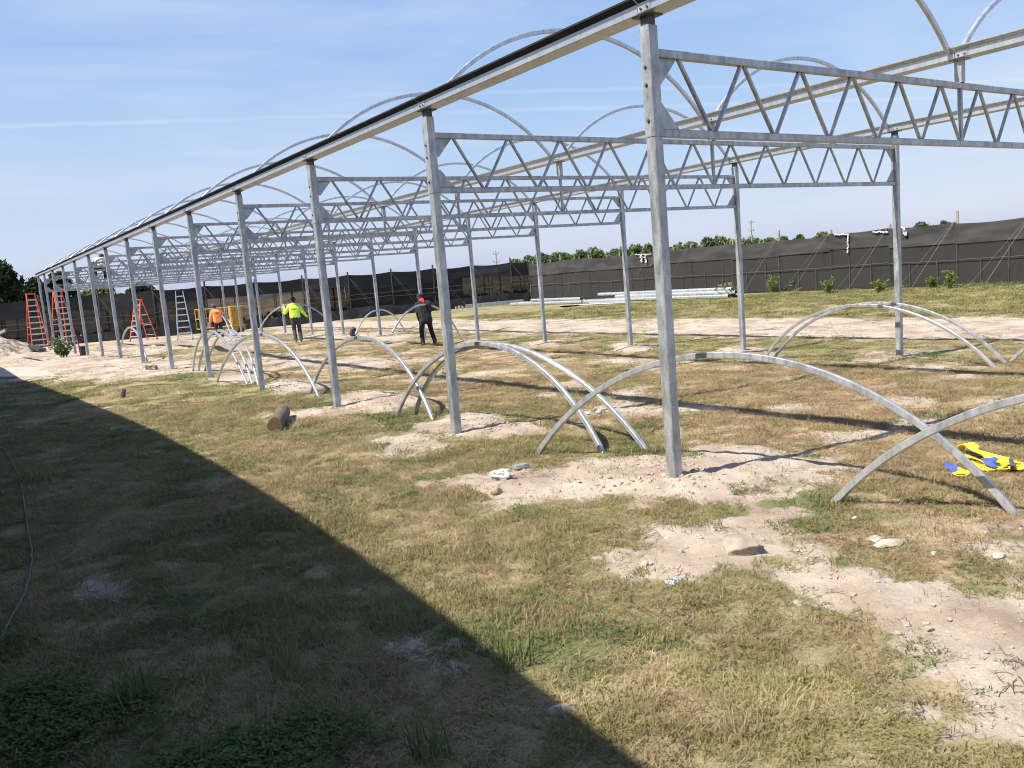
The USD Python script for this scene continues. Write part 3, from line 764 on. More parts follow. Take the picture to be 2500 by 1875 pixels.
LEAFD = leaf_material('dark_leaves', (0.018, 0.030, 0.012), (0.050, 0.072, 0.024))
LEAFM = leaf_material('green_leaves', (0.10, 0.145, 0.05), (0.21, 0.275, 0.10))
LEAFW = leaf_material('weed_leaves', (0.13, 0.17, 0.045), (0.27, 0.32, 0.11))
LEAFG = leaf_material('grey_green_leaves', (0.09, 0.12, 0.055), (0.19, 0.225, 0.11))
BRUSH = leaf_material('tan_brush', (0.27, 0.225, 0.15), (0.36, 0.305, 0.205))
BARK = noisy('bark', (0.09, 0.07, 0.055), (0.17, 0.14, 0.11), 6, 0.95, 0.6, 20, stretch=(2, 2, 0.4))


def leaf_cards(centres, radii, n, size, g):
    k = g.integers(0, len(centres), n)
    d = g.normal(size=(n, 3)); d /= np.linalg.norm(d, axis=1, keepdims=True)
    rr = g.random((n, 1)) ** 0.45
    c = centres[k] + d * rr * radii[k][:, None] * np.array([1, 1, 0.78])
    a = g.normal(size=(n, 3)); a /= np.linalg.norm(a, axis=1, keepdims=True)
    b = np.cross(a, g.normal(size=(n, 3))); b /= np.linalg.norm(b, axis=1, keepdims=True)
    s = size * (0.6 + 0.8 * g.random((n, 1)))
    v = np.stack([c - a * s, c + b * s * 0.45, c + a * s, c - b * s * 0.45], 1).reshape(-1, 3)
    f = np.arange(4 * n).reshape(-1, 4)
    return v, f


def tree_parts(seed, h, w, n, size, clumps=16, low=0.28):
    g = np.random.default_rng(seed)
    tz = h * 0.62
    bend = g.normal(0, 0.05 * h, 2)
    trunk = MB()
    tp = [np.array([bend[0] * t ** 2, bend[1] * t ** 2, -0.3 + (tz + 0.3) * t]) for t in np.linspace(0, 1, 6)]
    trunk.add(*sweep(circ(0.045 * w * 0.5 + 0.015 * h, 8), tp, (0, 1, 0), scale=np.linspace(1, 0.45, 6)))
    cs, rd = [], []
    for k in range(clumps):
        ang = k * 2.4 + g.random(); t = (k + 0.5) / clumps
        z = h * (low + (0.9 - low) * t)
        r = w * 0.5 * (0.95 - 0.75 * max(0, (t - 0.45) / 0.55) ** 1.5) * (0.35 + 0.65 * g.random())
        c = np.array([math.cos(ang) * r, math.sin(ang) * r, z])
        cs.append(c); rd.append(w * (0.15 + 0.11 * g.random()))
        s0 = tp[min(5, 2 + int(3 * t))]
        trunk.add(*sweep(circ(0.010 * h * 0.6, 5), [s0, (s0 + c) / 2 + [0, 0, -0.04 * h], c], (0, 1, 0.1), scale=[1, 0.7, 0.35]))
    return trunk.get(), leaf_cards(np.array(cs), np.array(rd), n, size, g)


def tree(seed, x, y, z, h, w, n, size, leaf, label, group=None, clumps=16, low=0.28, name='tree'):
    t = thing(name, (x, y, z), label=label, cat='tree', group=group)
    tr, cr = tree_parts(seed, h, w, n, size, clumps, low)
    obj('trunk', tr, BARK, t, smooth=40); obj('crown', cr, leaf, t)
    return t


def at_depth(px, depth):
    """ground point straight below/above sight column px at a forward distance"""
    py = 773 - 0.0836 * px
    d = ray(px, py); d = d / (d @ FW)
    g = CAM + d * depth
    return g[0], g[1]


def tree_at(seed, px, top, depth, wpx, leaf, n, size, label, **k):
    x, y = at_depth(px, depth)
    hor = 773 - 0.0836 * px
    h = (hor - top) * depth / FPX + 1.84 + 0.5
    tree(seed, x, y, -0.5, h, wpx * depth / FPX, n, size, leaf, label, **k)


tree_at(1, 10, 628, 84, 120, LEAFD, 5200, 0.26, 'tall dark tree at the left edge, highest of those behind the shade house', clumps=26, low=0.12)
tree_at(2, 92, 672, 92, 80, LEAFD, 3800, 0.26, 'dark tree behind the far gutter end, right of the tallest left tree', clumps=22, low=0.12)
tree_at(3, 152, 656, 90, 85, LEAFD, 3800, 0.26, 'rounded dark tree behind the last near posts and ladders', clumps=22, low=0.12)
tree_at(4, -50, 640, 88, 110, LEAFD, 3600, 0.28, 'dark tree partly cut off by the left edge', clumps=22, low=0.12)
tree_at(5, 50, 690, 100, 80, LEAFD, 2600, 0.28, 'low dark tree between the two tall left trees', clumps=18, low=0.08)
tree_at(6, 250, 688, 110, 110, LEAFM, 2600, 0.30, 'low tree seen through the far trusses behind the man aloft', clumps=18, low=0.06)
tree_at(7, 352, 690, 115, 100, LEAFD, 2600, 0.30, 'low dark tree seen through the farthest trusses', clumps=18, low=0.06)
rt = np.random.default_rng(77)
row = [(1262, 641, 46), (1296, 632, 42), (1330, 627, 50), (1364, 622, 42), (1395, 628, 46), (1422, 619, 44), (1456, 616, 46), (1490, 626, 40), (1512, 614, 50), (1556, 607, 46), (1588, 602, 36), (1625, 610, 44), (1662, 604, 40), (1690, 597, 40),
       (1734, 586, 38), (1762, 585, 46), (1790, 594, 34), (1818, 592, 44), (1846, 590, 46), (1880, 588, 34), (1912, 583, 30), (1955, 579, 28), (2010, 574, 30), (2250, 548, 34), (2310, 545, 26)]
names_ = ['feathery', 'rounded', 'wide', 'narrow', 'ragged', 'pale', 'dense']
for i, (px, top, wpx) in enumerate(row):
    dep = 150 + 40 * rt.random()
    tree_at(300 + i, px, top - 8, dep, wpx * 1.5, (LEAFM, LEAFG)[i % 3 == 2], 1500, 0.40, f'distant tree above the cloth fence, {["leftmost", "second", "third", "fourth", "fifth", "sixth", "seventh", "eighth", "ninth", "tenth", "eleventh", "twelfth", "thirteenth", "fourteenth", "fifteenth", "sixteenth", "seventeenth", "eighteenth", "nineteenth", "twentieth", "twenty-first", "twenty-second", "twenty-third", "second last", "rightmost"][i]} from the left' if i not in (0, 23, 24) else f'distant tree above the cloth fence, {"leftmost" if i == 0 else ("second last at the right" if i == 23 else "rightmost of all")}', clumps=15, low=0.3, name='distant_tree')
# the tan bank of dead grass in the open field beyond the shade house
bu, bv = np.linspace(-110, 90, 200), np.linspace(0, 1, 12)
BU, BV = np.meshgrid(bu, bv, indexing='ij')
p3 = np.stack([BU * 0.25, BV * 2, 0 * BU], -1)
bz = -0.4 + (1.55 + 1.3 * meshkit.fbm(p3 * 0.7, 4, 13)) * np.sin(np.pi * np.clip(BV, 0, 1)) + (meshkit.fbm(p3 * 4, 3, 14) - 0.5) * 0.5 * (BV > 0.02)
v = np.stack([BU, 76 - 0.16 * BU + BV * 16, bz], -1).reshape(-1, 3)
i, j = np.meshgrid(np.arange(199), np.arange(11), indexing='ij'); a = (i * 12 + j).ravel()
obj('field_bank', (v, np.stack([a, a + 12, a + 13, a + 1], 1)), noisy('dead_grass_bank', (0.20, 0.155, 0.095), (0.36, 0.295, 0.20), 0.7, 0.95, 0.5, 5), smooth=True, kind='structure', label='bank of dead grass seen through the mesh')

# utility poles
for px, top, lab in ((1215, 614, 'thin utility pole far off behind the left part of the distant trees'), (1837, 538, 'utility pole standing over the distant trees right of the second far post')):
    dep = 170
    x, y = at_depth(px, dep)
    hor = 773 - 0.0836 * px
    h = (hor - top) * dep / FPX + 1.84
    t = thing('utility_pole', (x, y, 0), label=lab, cat='utility pole')
    obj('pole', sweep(circ(0.13, 8), [(0, 0, -1), (0, 0, h)], (0, 1, 0), scale=[1.1, 0.75]), WOODP, t, smooth=40)
    for dz, w in ((0.6, 0.55), (2.2, 0.6)):
        obj('crossarm', beam((-w, 0.1, h - dz), (w, -0.2, h - dz), sq(0.07)), WOODP, t)
        for s in (-1, 1):
            obj('insulator', sweep(circ(0.06, 6), [(s * w, -s * 0.1, h - dz + 0.07), (s * w, -s * 0.1, h - dz + 0.35)]), WIRE, t)

# ------------------------------------------------------------------ people
SK = noisy('skin', (0.26, 0.145, 0.095), (0.33, 0.19, 0.125), 6, 0.55)
LIME = noisy('lime_cloth', (0.46, 0.78, 0.06), (0.56, 0.88, 0.10), 7, 0.85, 0.6, 14)
ORNG = noisy('orange_cloth', (0.85, 0.24, 0.07), (0.95, 0.31, 0.11), 7, 0.85, 0.6, 14)
BLKC = noisy('black_cloth', (0.006, 0.006, 0.007), (0.014, 0.013, 0.014), 8, 0.9, 0.6, 16)
GRYC = noisy('charcoal_cloth', (0.030, 0.028, 0.030), (0.060, 0.055, 0.056), 8, 0.9, 0.6, 16)
NAVY = noisy('navy_cloth', (0.010, 0.014, 0.028), (0.022, 0.028, 0.048), 8, 0.9, 0.5, 16)
BEIGE = noisy('beige_cloth', (0.42, 0.38, 0.33), (0.55, 0.50, 0.44), 8, 0.9, 0.5, 16)
REDC = noisy('red_bandana', (0.50, 0.015, 0.03), (0.66, 0.03, 0.05), 12, 0.8, 0.3, 30)
BLUEC = noisy('blue_cap_cloth', (0.02, 0.03, 0.16), (0.05, 0.07, 0.28), 12, 0.8)
HAIR = noisy('hair', (0.012, 0.009, 0.007), (0.03, 0.024, 0.02), 30, 0.8, 0.4)
BOOT = noisy('boot_leather', (0.018, 0.014, 0.012), (0.05, 0.038, 0.03), 12, 0.7)


def ball(p, r):
    return Manifold.sphere(r, 14).translate([float(v) for v in p])


def limb(chain):
    out = [Manifold.batch_hull([ball(p, r), ball(q, s)]) for (p, r), (q, s) in zip(chain[:-1], chain[1:])]
    return out


def blob(parts, edge=0.03, it=8):
    m = Manifold.batch_boolean(parts, manifold3d.OpType.Add).refine_to_length(edge)
    v, f, _ = meshkit.arrays(m)
    t = trimesh.Trimesh(v, f, process=True)
    trimesh.smoothing.filter_taubin(t, iterations=it)
    return t


def hand(wrist, elbow, curl_dir, side):
    w, e = np.asarray(wrist, float), np.asarray(elbow, float)
    a = (w - e) / np.linalg.norm(w - e)
    c = np.asarray(curl_dir, float); c = c - a * (c @ a); c /= np.linalg.norm(c)
    b = np.cross(a, c) * side
    pal = w + a * 0.085
    parts = [Manifold.batch_hull([ball(w, 0.026), ball(pal + b * 0.030, 0.017), ball(pal - b * 0.030, 0.017)])]
    for k, (o, l) in enumerate(((-0.031, 0.066), (-0.010, 0.076), (0.011, 0.072), (0.031, 0.056))):
        p0 = pal + b * o - a * 0.012; p1 = p0 + a * l * 0.5 + c * 0.008; p2 = p1 + a * l * 0.25 + c * l * 0.42; p3 = p2 - a * l * 0.1 + c * l * 0.3
        parts += limb([(p0, 0.0095), (p1, 0.009), (p2, 0.0085), (p3, 0.0075)])
    t0 = w + a * 0.03 - b * 0.026; t1 = t0 - b * 0.030 + a * 0.028 + c * 0.012; t2 = t1 + a * 0.026 + c * 0.022
    parts += limb([(t0, 0.012), (t1, 0.0105), (t2, 0.009)])
    return parts


def person(loc, rotz, J, top, legs, boots, label, hat, extra=None, hem=0.0, scale=1.0):
    t = UsdGeom.Xform.Define(stage, numbered('/World/person'))
    t.AddTranslateOp().Set(Gf.Vec3d(*map(float, loc))); t.AddRotateZOp().Set(math.degrees(rotz)); t.AddScaleOp().Set(Gf.Vec3f(scale, scale, scale))
    tag(t, label, 'person')
    A = {k: np.array(v, float) for k, v in J.items()}
    pel, chest, neck, head = A['pelvis'], A['chest'], A['neck'], A['head']
    right = A['rs'] - A['ls']; right /= np.linalg.norm(right)
    face = A.get('face', np.array([0, 1.0, 0])); face = face / np.linalg.norm(face)
    hup = head - neck; hup /= np.linalg.norm(hup)
    # one continuous body
    parts = limb([(pel, 0.11), (chest, 0.12), (neck, 0.055), (head - hup * 0.03, 0.058)])
    parts += limb([(A['ls'], 0.06), (A['rs'], 0.06)])
    for s in 'lr':
        parts += limb([(A[s + 's'], 0.055), (A[s + 'e'], 0.042), (A[s + 'w'], 0.029)])
        parts += limb([(A[s + 'h'], 0.085), (A[s + 'k'], 0.058), (A[s + 'a'], 0.042)])
    skull = [Manifold.batch_hull([ball(head + hup * 0.025 - face * 0.012, 0.093), ball(head - hup * 0.065 + face * 0.035, 0.052)]),
             Manifold.batch_hull([ball(head + face * 0.085 + hup * 0.012, 0.012), ball(head + face * 0.103 - hup * 0.022, 0.014)])]
    rr = np.cross(face, hup)
    skull += [Manifold.batch_hull([ball(head + rr * s * 0.088 + hup * 0.02, 0.013), ball(head + rr * s * 0.086 - hup * 0.025, 0.010)]) for s in (-1, 1)]
    skull += [Manifold.batch_hull([ball(head + face * 0.086 - hup * 0.056 + rr * s * 0.018, 0.008) for s in (-1, 1)])]
    body = trimesh.util.concatenate([blob(parts + skull, 0.028, 6)])
    hands = []
    for s, sg in (('l', -1), ('r', 1)):
        hands.append(blob(hand(A[s + 'w'], A[s + 'e'], A.get(s + 'c', np.array([-sg * 1.0, 0.3, 0])), sg), 0.008, 3))
    wrists = Manifold.batch_boolean([Manifold.of_triangles(h) if False else Manifold(manifold3d.Mesh(np.array(h.vertices, np.float32), np.array(h.faces, np.uint32))) for h in [body] + hands], manifold3d.OpType.Add)
    obj('body', wrists, SK, t, smooth=True)
    for s in (-1, 1):
        obj('eye', ((lambda m: (m[0], m[1]))(meshkit.arrays(ball(head + face * 0.080 + hup * 0.018 + rr * s * 0.032, 0.011))[:2])), HAIR, t)
    # clothes
    up_ = (chest - pel) / np.linalg.norm(chest - pel)
    sh_ = [Manifold.batch_hull([ball(pel + up_ * (0.02 - hem) + right * s * 0.085, 0.115 + hem * 0.08) for s in (-1, 1)] + [ball(chest + right * s * 0.085, 0.125) for s in (-1, 1)]),
           Manifold.batch_hull([ball(chest + right * s * 0.09, 0.122) for s in (-1, 1)] + [ball(A['ls'], 0.074), ball(A['rs'], 0.074), ball(neck - up_ * 0.05, 0.075)])]
    for s in 'lr':
        sh_ += limb([(A[s + 's'], 0.073), (A[s + 'e'], 0.058), (A[s + 'w'] * 0.93 + A[s + 'e'] * 0.07, 0.046)])
    S = blob(sh_, 0.03, 6)
    v = np.array(S.vertices); nrm = np.array(S.vertex_normals)
    S.vertices = v + nrm * ((meshkit.fbm(v * 9 + 3, 3, 9) - 0.5) * 0.030)[:, None]
    obj('shirt', S, top, t, smooth=True)
    tr = [Manifold.batch_hull([ball(pel + right * s * 0.08 + np.array([0, 0, 0.0]), 0.118) for s in (-1, 1)] + [ball(A['lh'], 0.105), ball(A['rh'], 0.105)])]
    for s in 'lr':
        tr += limb([(A[s + 'h'], 0.104), (A[s + 'k'], 0.078), (A[s + 'a'] + (A[s + 'k'] - A[s + 'a']) * 0.05, 0.070)])
    T_ = blob(tr, 0.03, 6)
    v = np.array(T_.vertices); nrm = np.array(T_.vertex_normals)
    T_.vertices = v + nrm * ((meshkit.fbm(v * 8 + 13, 3, 19) - 0.5) * 0.028)[:, None]
    obj('trousers', T_, legs, t, smooth=True)
    for s in 'lr':
        a = A[s + 'a']; toe = A.get(s + 't', a + np.array([0, 0.17, -0.05]))
        d = toe - a; heel = a - d * 0.30; heel[2] = min(heel[2], a[2] - 0.02)
        obj('boot', blob([Manifold.batch_hull([ball(a + [0, 0, 0.03], 0.052), ball(heel + [0, 0, -0.005], 0.036), ball(a + [0, 0, -0.03], 0.045)]), Manifold.batch_hull([ball(a, 0.05), ball(heel, 0.036), ball(toe, 0.038), ball(toe + d * 0.25, 0.030)])], 0.02, 4), boots, t, smooth=True)
    hc = head + hup * 0.035 - face * 0.008
    if hat[0] == 'hair':
        m = blob([Manifold.batch_hull([ball(hc + hup * 0.012, 0.099), ball(hc - hup * 0.045 - face * 0.03, 0.078)])], 0.02, 3)
        obj('hair', m, hat[1], t, smooth=True)
    else:
        obj('hair', blob([Manifold.batch_hull([ball(hc - face * 0.012, 0.096), ball(hc - hup * 0.055 - face * 0.03, 0.074)])], 0.02, 3), HAIR, t, smooth=True)
        cp_ = obj('cap', blob([Manifold.batch_hull([ball(hc + hup * 0.022, 0.101), ball(hc + hup * 0.01 - face * 0.01, 0.102)])], 0.02, 3), hat[1], t, smooth=True)
        bf = face if hat[0] == 'cap' else -face
        obj('brim', blob([Manifold.batch_hull([ball(hc + bf * 0.08 + rr * s * 0.06 + hup * 0.03, 0.010) for s in (-1, 1)] + [ball(hc + bf * 0.175 + rr * s * 0.035 + hup * 0.012, 0.008) for s in (-1, 1)])], 0.02, 2), hat[1], cp_, smooth=True)
    if extra:
        extra(t, A, head, neck, face, rr, hup)
    return t


def heading(dx, dy):
    return math.atan2(-dx, dy)


def mark(t, A, *_):          # dark flash printed on the back of the shirt
    p = A['chest']
    pts = [p + np.array([-0.085, -0.150, 0.045]), p + np.array([-0.02, -0.158, -0.035]), p + np.array([0.10, -0.150, 0.02])]
    obj('back_print', sweep([(-0.012, -0.004), (0.012, -0.004), (0.012, 0.004), (-0.012, 0.004)], pts, (0, -1, 0), scale=[0.6, 1.3, 0.5]), GRYC, t)


g_ = drop(728, 836)
J = dict(pelvis=(0, 0, 0.95), chest=(0.0, 0.02, 1.30), neck=(0, 0.04, 1.49), head=(0.0, 0.07, 1.62), face=(-0.1, 1, -0.1), ls=(-0.19, 0.02, 1.41), rs=(0.19, 0.02, 1.40), le=(-0.36, 0.06, 1.16), lw=(-0.38, 0.14, 1.40), lc=(0.2, 0.9, 0.1),
         re=(0.30, -0.02, 1.15), rw=(0.44, 0.10, 0.97), lh=(-0.095, 0, 0.90), rh=(0.095, 0, 0.90), lk=(-0.09, 0.06, 0.49), rk=(0.12, 0.10, 0.49), la=(-0.07, -0.05, 0.09), ra=(0.13, -0.02, 0.09))
person(g_, heading(0.30, 1.0), J, LIME, GRYC, BOOT, 'person in lime green shirt and charcoal trousers carrying an arch on the shoulders', ('hair', HAIR), mark)


def bandana(t, A, head, neck, face, rr, hup):
    c = head - hup * 0.105
    v = blob([Manifold.batch_hull([ball(c + face * 0.025, 0.082), ball(c - face * 0.03, 0.080), ball(c - hup * 0.03, 0.092)]), Manifold.batch_hull([ball(c - face * 0.06 - hup * 0.03, 0.06), ball(c - face * 0.10 - hup * 0.10, 0.02)])], 0.02, 3)
    obj('bandana', v, REDC, t, smooth=True)


g_ = drop(1045, 845)
J = dict(pelvis=(0, 0, 0.93), chest=(-0.02, 0.05, 1.25), neck=(-0.04, 0.12, 1.42), head=(-0.07, 0.19, 1.52), face=(-0.25, 1, -0.3), ls=(-0.20, 0.06, 1.33), rs=(0.18, 0.06, 1.34), le=(-0.23, 0.06, 1.04), lw=(-0.17, 0.16, 0.80), lc=(1, 0.4, 0),
         re=(0.22, 0.16, 1.08), rw=(0.02, 0.32, 0.98), lh=(-0.10, 0, 0.88), rh=(0.10, 0, 0.88), lk=(-0.15, 0.05, 0.47), rk=(0.17, 0.12, 0.48), la=(-0.17, -0.07, 0.09), ra=(0.26, 0.06, 0.09))
person(g_, heading(0.30, 1.0), J, BLKC, BLKC, BOOT, 'person all in black with a black cap and red bandana, striding under an arch', ('backcap', BLKC), bandana, hem=0.16)

g_ = drop(538, 830)
J = dict(pelvis=(0, 0, 0.95), chest=(-0.02, 0.03, 1.28), neck=(-0.05, 0.06, 1.46), head=(-0.10, 0.10, 1.59), face=(-0.6, 1, -0.1), ls=(-0.20, 0.02, 1.38), rs=(0.17, 0.05, 1.40), le=(-0.32, 0.02, 1.12), lw=(-0.36, 0.06, 0.87), lc=(1, 0.4, 0),
         re=(0.26, 0.24, 1.22), rw=(0.18, 0.34, 1.40), rc=(-0.6, 0.2, 0.6), lh=(-0.095, 0, 0.90), rh=(0.095, 0, 0.90), lk=(-0.10, 0.10, 0.48), rk=(0.10, 0.02, 0.48), la=(-0.09, 0.02, 0.09), ra=(0.10, -0.12, 0.10))
person(g_, heading(0.15, 1.0), J, ORNG, NAVY, BOOT, 'person in an orange shirt and blue cap carrying two arches on the shoulder', ('backcap', BLUEC), mark, hem=0.08)
# the man sitting on a truss
tx, ty = 1.45, 10 * P
J = dict(pelvis=(0, 0, 0.12), chest=(0.04, 0.16, 0.40), neck=(0.08, 0.27, 0.52), head=(0.13, 0.36, 0.58), face=(0.4, 1, -0.7), ls=(-0.15, 0.20, 0.47), rs=(0.20, 0.17, 0.47), le=(-0.24, 0.34, 0.26), lw=(-0.14, 0.48, 0.10), re=(0.28, 0.32, 0.24), rw=(0.20, 0.48, 0.08),
         lh=(-0.10, 0.02, 0.10), rh=(0.10, 0.02, 0.10), lk=(-0.20, 0.36, 0.06), rk=(0.20, 0.36, 0.06), la=(-0.20, 0.28, -0.40), ra=(0.20, 0.28, -0.40), lt=(-0.21, 0.44, -0.45), rt=(0.21, 0.44, -0.45))
person((tx, ty, 3.56), heading(0.2, 1.0), J, BEIGE, NAVY, BOOT, 'person in a pale shirt and dark hat sitting bent over on a far truss', ('cap', HAIR))

# ------------------------------------------------------------------ ladders
LRED = noisy('orange_fibreglass', (0.55, 0.085, 0.04), (0.70, 0.13, 0.06), 5, 0.45)
LBLUE = noisy('blue_fibreglass', (0.20, 0.34, 0.42), (0.30, 0.45, 0.54), 5, 0.45)
ALU = noisy('aluminium', (0.50, 0.50, 0.50), (0.66, 0.66, 0.66), 9, 0.4, metallic=0.6)


def ladder(loc, rotz, h, w0, w1, spread, mat, label, steps):
    t = thing('step_ladder', loc, rotz, label=label, cat='ladder')
    def at(side, front, u):          # u from 0 foot to 1 top
        w = w0 + (w1 - w0) * u
        return np.array([side * w / 2, (-spread / 2 if front else spread / 2) * (1 - u) + (-0.05 if front else 0.05), h * u])
    for fr in (True, False):
        for s in (-1, 1):
            obj('rail', beam(at(s, fr, 0), at(s, fr, 1), sq(0.034, 0.085 if fr else 0.06, 0.005), (0, 1, 0)), mat, t)
            obj('foot', box(*(lambda p: (p[0] - 0.03, p[0] + 0.03, p[1] - 0.05, p[1] + 0.05, -0.02, 0.05))(at(s, fr, 0))), DARKST, t)
    for k in range(1, steps + 1):
        u = k / (steps + 1)
        a, b = at(-1, True, u), at(1, True, u)
        obj('step', box(a[0] + 0.018, b[0] - 0.018, a[1] - 0.04, a[1] + 0.045, a[2] - 0.028, a[2] + 0.028), ALU, t)
        if k % 2 == 1:
            a, b = at(-1, False, u), at(1, False, u)
            obj('rear_bar', box(a[0] + 0.018, b[0] - 0.018, a[1] - 0.015, a[1] + 0.015, a[2] - 0.016, a[2] + 0.016), ALU, t)
    obj('top_cap', box(-w1 / 2 - 0.03, w1 / 2 + 0.03, -0.13, 0.13, h - 0.01, h + 0.05), DARKST if mat is LBLUE else mat, t)
    for s in (-1, 1):
        obj('spreader', beam(at(s, True, 0.42), at(s, False, 0.42), sq(0.02, c=0.003)), ALU, t)
    return t


def gp(x, y):
    return (x, y, float(gz(x, y)[0]))


ladder(gp(-0.62, 45.2), 0.05, 2.95, 0.80, 0.38, 1.5, LRED, 'tall orange step ladder at the far left beside the sand pile', 9)
ladder(gp(0.66, 45.6), 0.22, 3.05, 0.80, 0.38, 1.5, LRED, 'tall orange step ladder behind the last posts of the near row', 9)
ladder(gp(4.72, 46.2), -0.85, 2.3, 0.66, 0.34, 1.4, LRED, 'shorter faded orange step ladder before the shade house', 7)
ladder(gp(5.72, 40.8), -0.25, 2.55, 0.72, 0.34, 1.45, LBLUE, 'pale blue step ladder, rightmost of the four', 7)

# ------------------------------------------------------------------ yellow lift
YEL = noisy('yellow_paint', (0.34, 0.18, 0.03), (0.42, 0.23, 0.04), 4, 0.5)
YELR = noisy('yellow_rail_paint', (0.46, 0.29, 0.045), (0.54, 0.36, 0.07), 4, 0.5)
lz = float(gz(9.4, 45.2)[0])
lift = thing('platform_lift', (9.15, 45.3, lz), -0.05, label='yellow platform lift with a guard rail, parked behind the far posts', cat='lift')
obj('chassis', box(-0.9, 1.0, -0.45, 0.45, 0.14, 0.42), YEL, lift)
obj('deck', box(-0.95, 1.05, -0.5, 0.5, 0.425, 0.47), YELR, lift)
obj('control_box', box(0.30, 0.92, -0.42, 0.3, 0.48, 1.62), YEL, lift)
for s in (-1, 1):
    for x in (-0.62, 0.72):
        wv, wf = sweep(circ(0.17, 12), [(x, s * 0.46, 0.15), (x, s * 0.57, 0.15)], (0, 0, 1)); obj('wheel', (wv, wf), BLACK, lift)
    for x in (-1.55, -0.95, -0.35, 0.25):
        obj('rail_post', sweep(circ(0.022, 6), [(x, s * 0.48, 0.45), (x, s * 0.48, 1.55)], (0, 1, 0)), YELR, lift)
    for z in (1.02, 1.56):
        obj('guard_rail', sweep(circ(0.022, 6), [(-1.55, s * 0.48, z), (0.95, s * 0.48, z)]), YELR, lift)
obj('deck_extension', box(-1.6, -0.955, -0.48, 0.48, 0.43, 0.465), YELR, lift)
for z in (1.02, 1.56):
    obj('guard_rail', sweep(circ(0.022, 6), [(-1.55, -0.48, z), (-1.55, 0.48, z)]), YELR, lift)

# ------------------------------------------------------------------ gutter lengths and beams stacked by the fence
CH = [(-0.13, 0), (0.13, 0), (0.14, 0.02), (0.14, 0.10), (0.09, 0.165), (-0.09, 0.165), (-0.14, 0.10), (-0.14, 0.02)]


lab = ['topmost channel of the right hand stack', 'channel at the bottom back of the right hand stack', 'channel at the bottom front of the right hand stack', 'middle channel of the right hand stack, its dark end facing right',
       'channel lying between the two stacks', 'topmost channel of the left hand stack', 'bottom front channel of the left hand stack', 'bottom back channel of the left hand stack']
pos = [(28.7, 24.0, 0.36, 10.5), (29.0, 23.8, 0.02, 8.5), (28.3, 23.9, 0.02, 9.4), (28.6, 23.7, 0.19, 9.0), (27.6, 30.6, 0.02, 6.2), (27.9, 35.2, 0.19, 5.2), (27.5, 34.6, 0.02, 7.4), (28.1, 35.0, 0.02, 7.0)]
for (x, y, z, ln), lb in zip(pos, lab):
    ch_ = thing('steel_channel', (x, y, float(gz(x, y + ln / 2)[0]) + z + 0.02), rs.normal(0, 0.012), label=f'galvanised {lb} near the fence', cat='steel channel', group='steel channels stacked by the fence')
    obj('trough', sweep(CH, [(0, 0, 0), (0, ln, 0)]), STEELB, ch_)
    obj('open_end', sweep(np.array(CH) * 0.8 + [0, 0.022], [(0, -0.004, 0), (0, 0.0, 0)]), BLACK, ch_)  # black plate over the solid end imitates the shaded hollow inside
for q0, q1, lb in (((1440, 742), (1540, 738), 'farther of two thin pipes on the grass before the channel stacks'), ((1402, 747), (1534, 741), 'nearer of two thin pipes on the grass before the channel stacks')):
    a, b = drop(*q0), drop(*q1); a[2] += .05; b[2] += .05
    obj('thin_pipe', sweep(circ(0.045, 8), [a, b]), STEELB, label=lb, cat='pipe', smooth=40)
a, b = drop(1138, 754), drop(1278, 741)
bt = thing('steel_beam', label='long grey steel beam lying at the foot of the shade house, left of the stacks', cat='steel beam')
obj('web', beam(a + [0, 0, .17], b + [0, 0, .17], sq(0.16, 0.26)), STEEL, bt)
dd = (b - a) / np.linalg.norm(b - a)
for k in range(3):
    c = a - dd * (0.25 + 0.22 * k) + [0, 0, 0.12 + 0.05 * (k % 2)]
    obj('end_bracket', beam(c + [0, 0, -0.10], c + [0, 0, 0.10], sq(0.13)), STEELB, bt)
PLY = noisy('plywood', (0.50, 0.33, 0.17), (0.62, 0.43, 0.24), 5, 0.8)
c = drop(1388, 748)
m = trimesh.creation.box([1.9, 0.95, 0.02]); obj('plywood_sheet', m, PLY, loc=c + [0, 0, 0.05], rot=(2, 3, 62), label='tan plywood sheet on the grass before the left stack', cat='plywood')

# ------------------------------------------------------------------ small things on the ground
LOG = noisy('log_bark', (0.055, 0.042, 0.03), (0.14, 0.105, 0.075), 9, 0.95, 0.8, 30, stretch=(2, 2, 2))
LOGE = noisy('sawn_wood', (0.09, 0.055, 0.03), (0.19, 0.12, 0.065), 30, 0.9, 0.3, 60)
a, b = drop(674, 1052), drop(693, 1020)
r0 = 0.105
a[2] += r0 * 0.82; b[2] += r0 * 0.8
lg = thing('log', label='weathered brown timber log lying on the grass before the third post', cat='log')
nseg = 14
lp = [a + (b - a) * t for t in np.linspace(0, 1, nseg)]
v, f = sweep(circ(r0, 22), lp)
dn = (meshkit.fbm(v * np.array([14, 5, 14]), 4, 71) - 0.5) * 0.035
ax = (b - a) / np.linalg.norm(b - a)
rad = (v - a) - ((v - a) @ ax)[:, None] * ax
v = v + rad / np.maximum(np.linalg.norm(rad, axis=1, keepdims=True), 1e-6) * dn[:, None]
obj('bark', (v, f), LOG, lg, smooth=50)
obj('cut_end', sweep(circ(r0 * 0.9, 20), [a - ax * 0.012, a - ax * 0.002]), LOGE, lg)

YST = noisy('yellow_webbing', (0.72, 0.50, 0.02), (0.84, 0.62, 0.04), 26, 0.75, 0.5, 120)
BST = noisy('blue_webbing', (0.03, 0.06, 0.36), (0.06, 0.10, 0.48), 20, 0.7)
st = thing('ratchet_strap', label='heap of yellow webbing straps with blue patches on the grass at right', cat='straps')


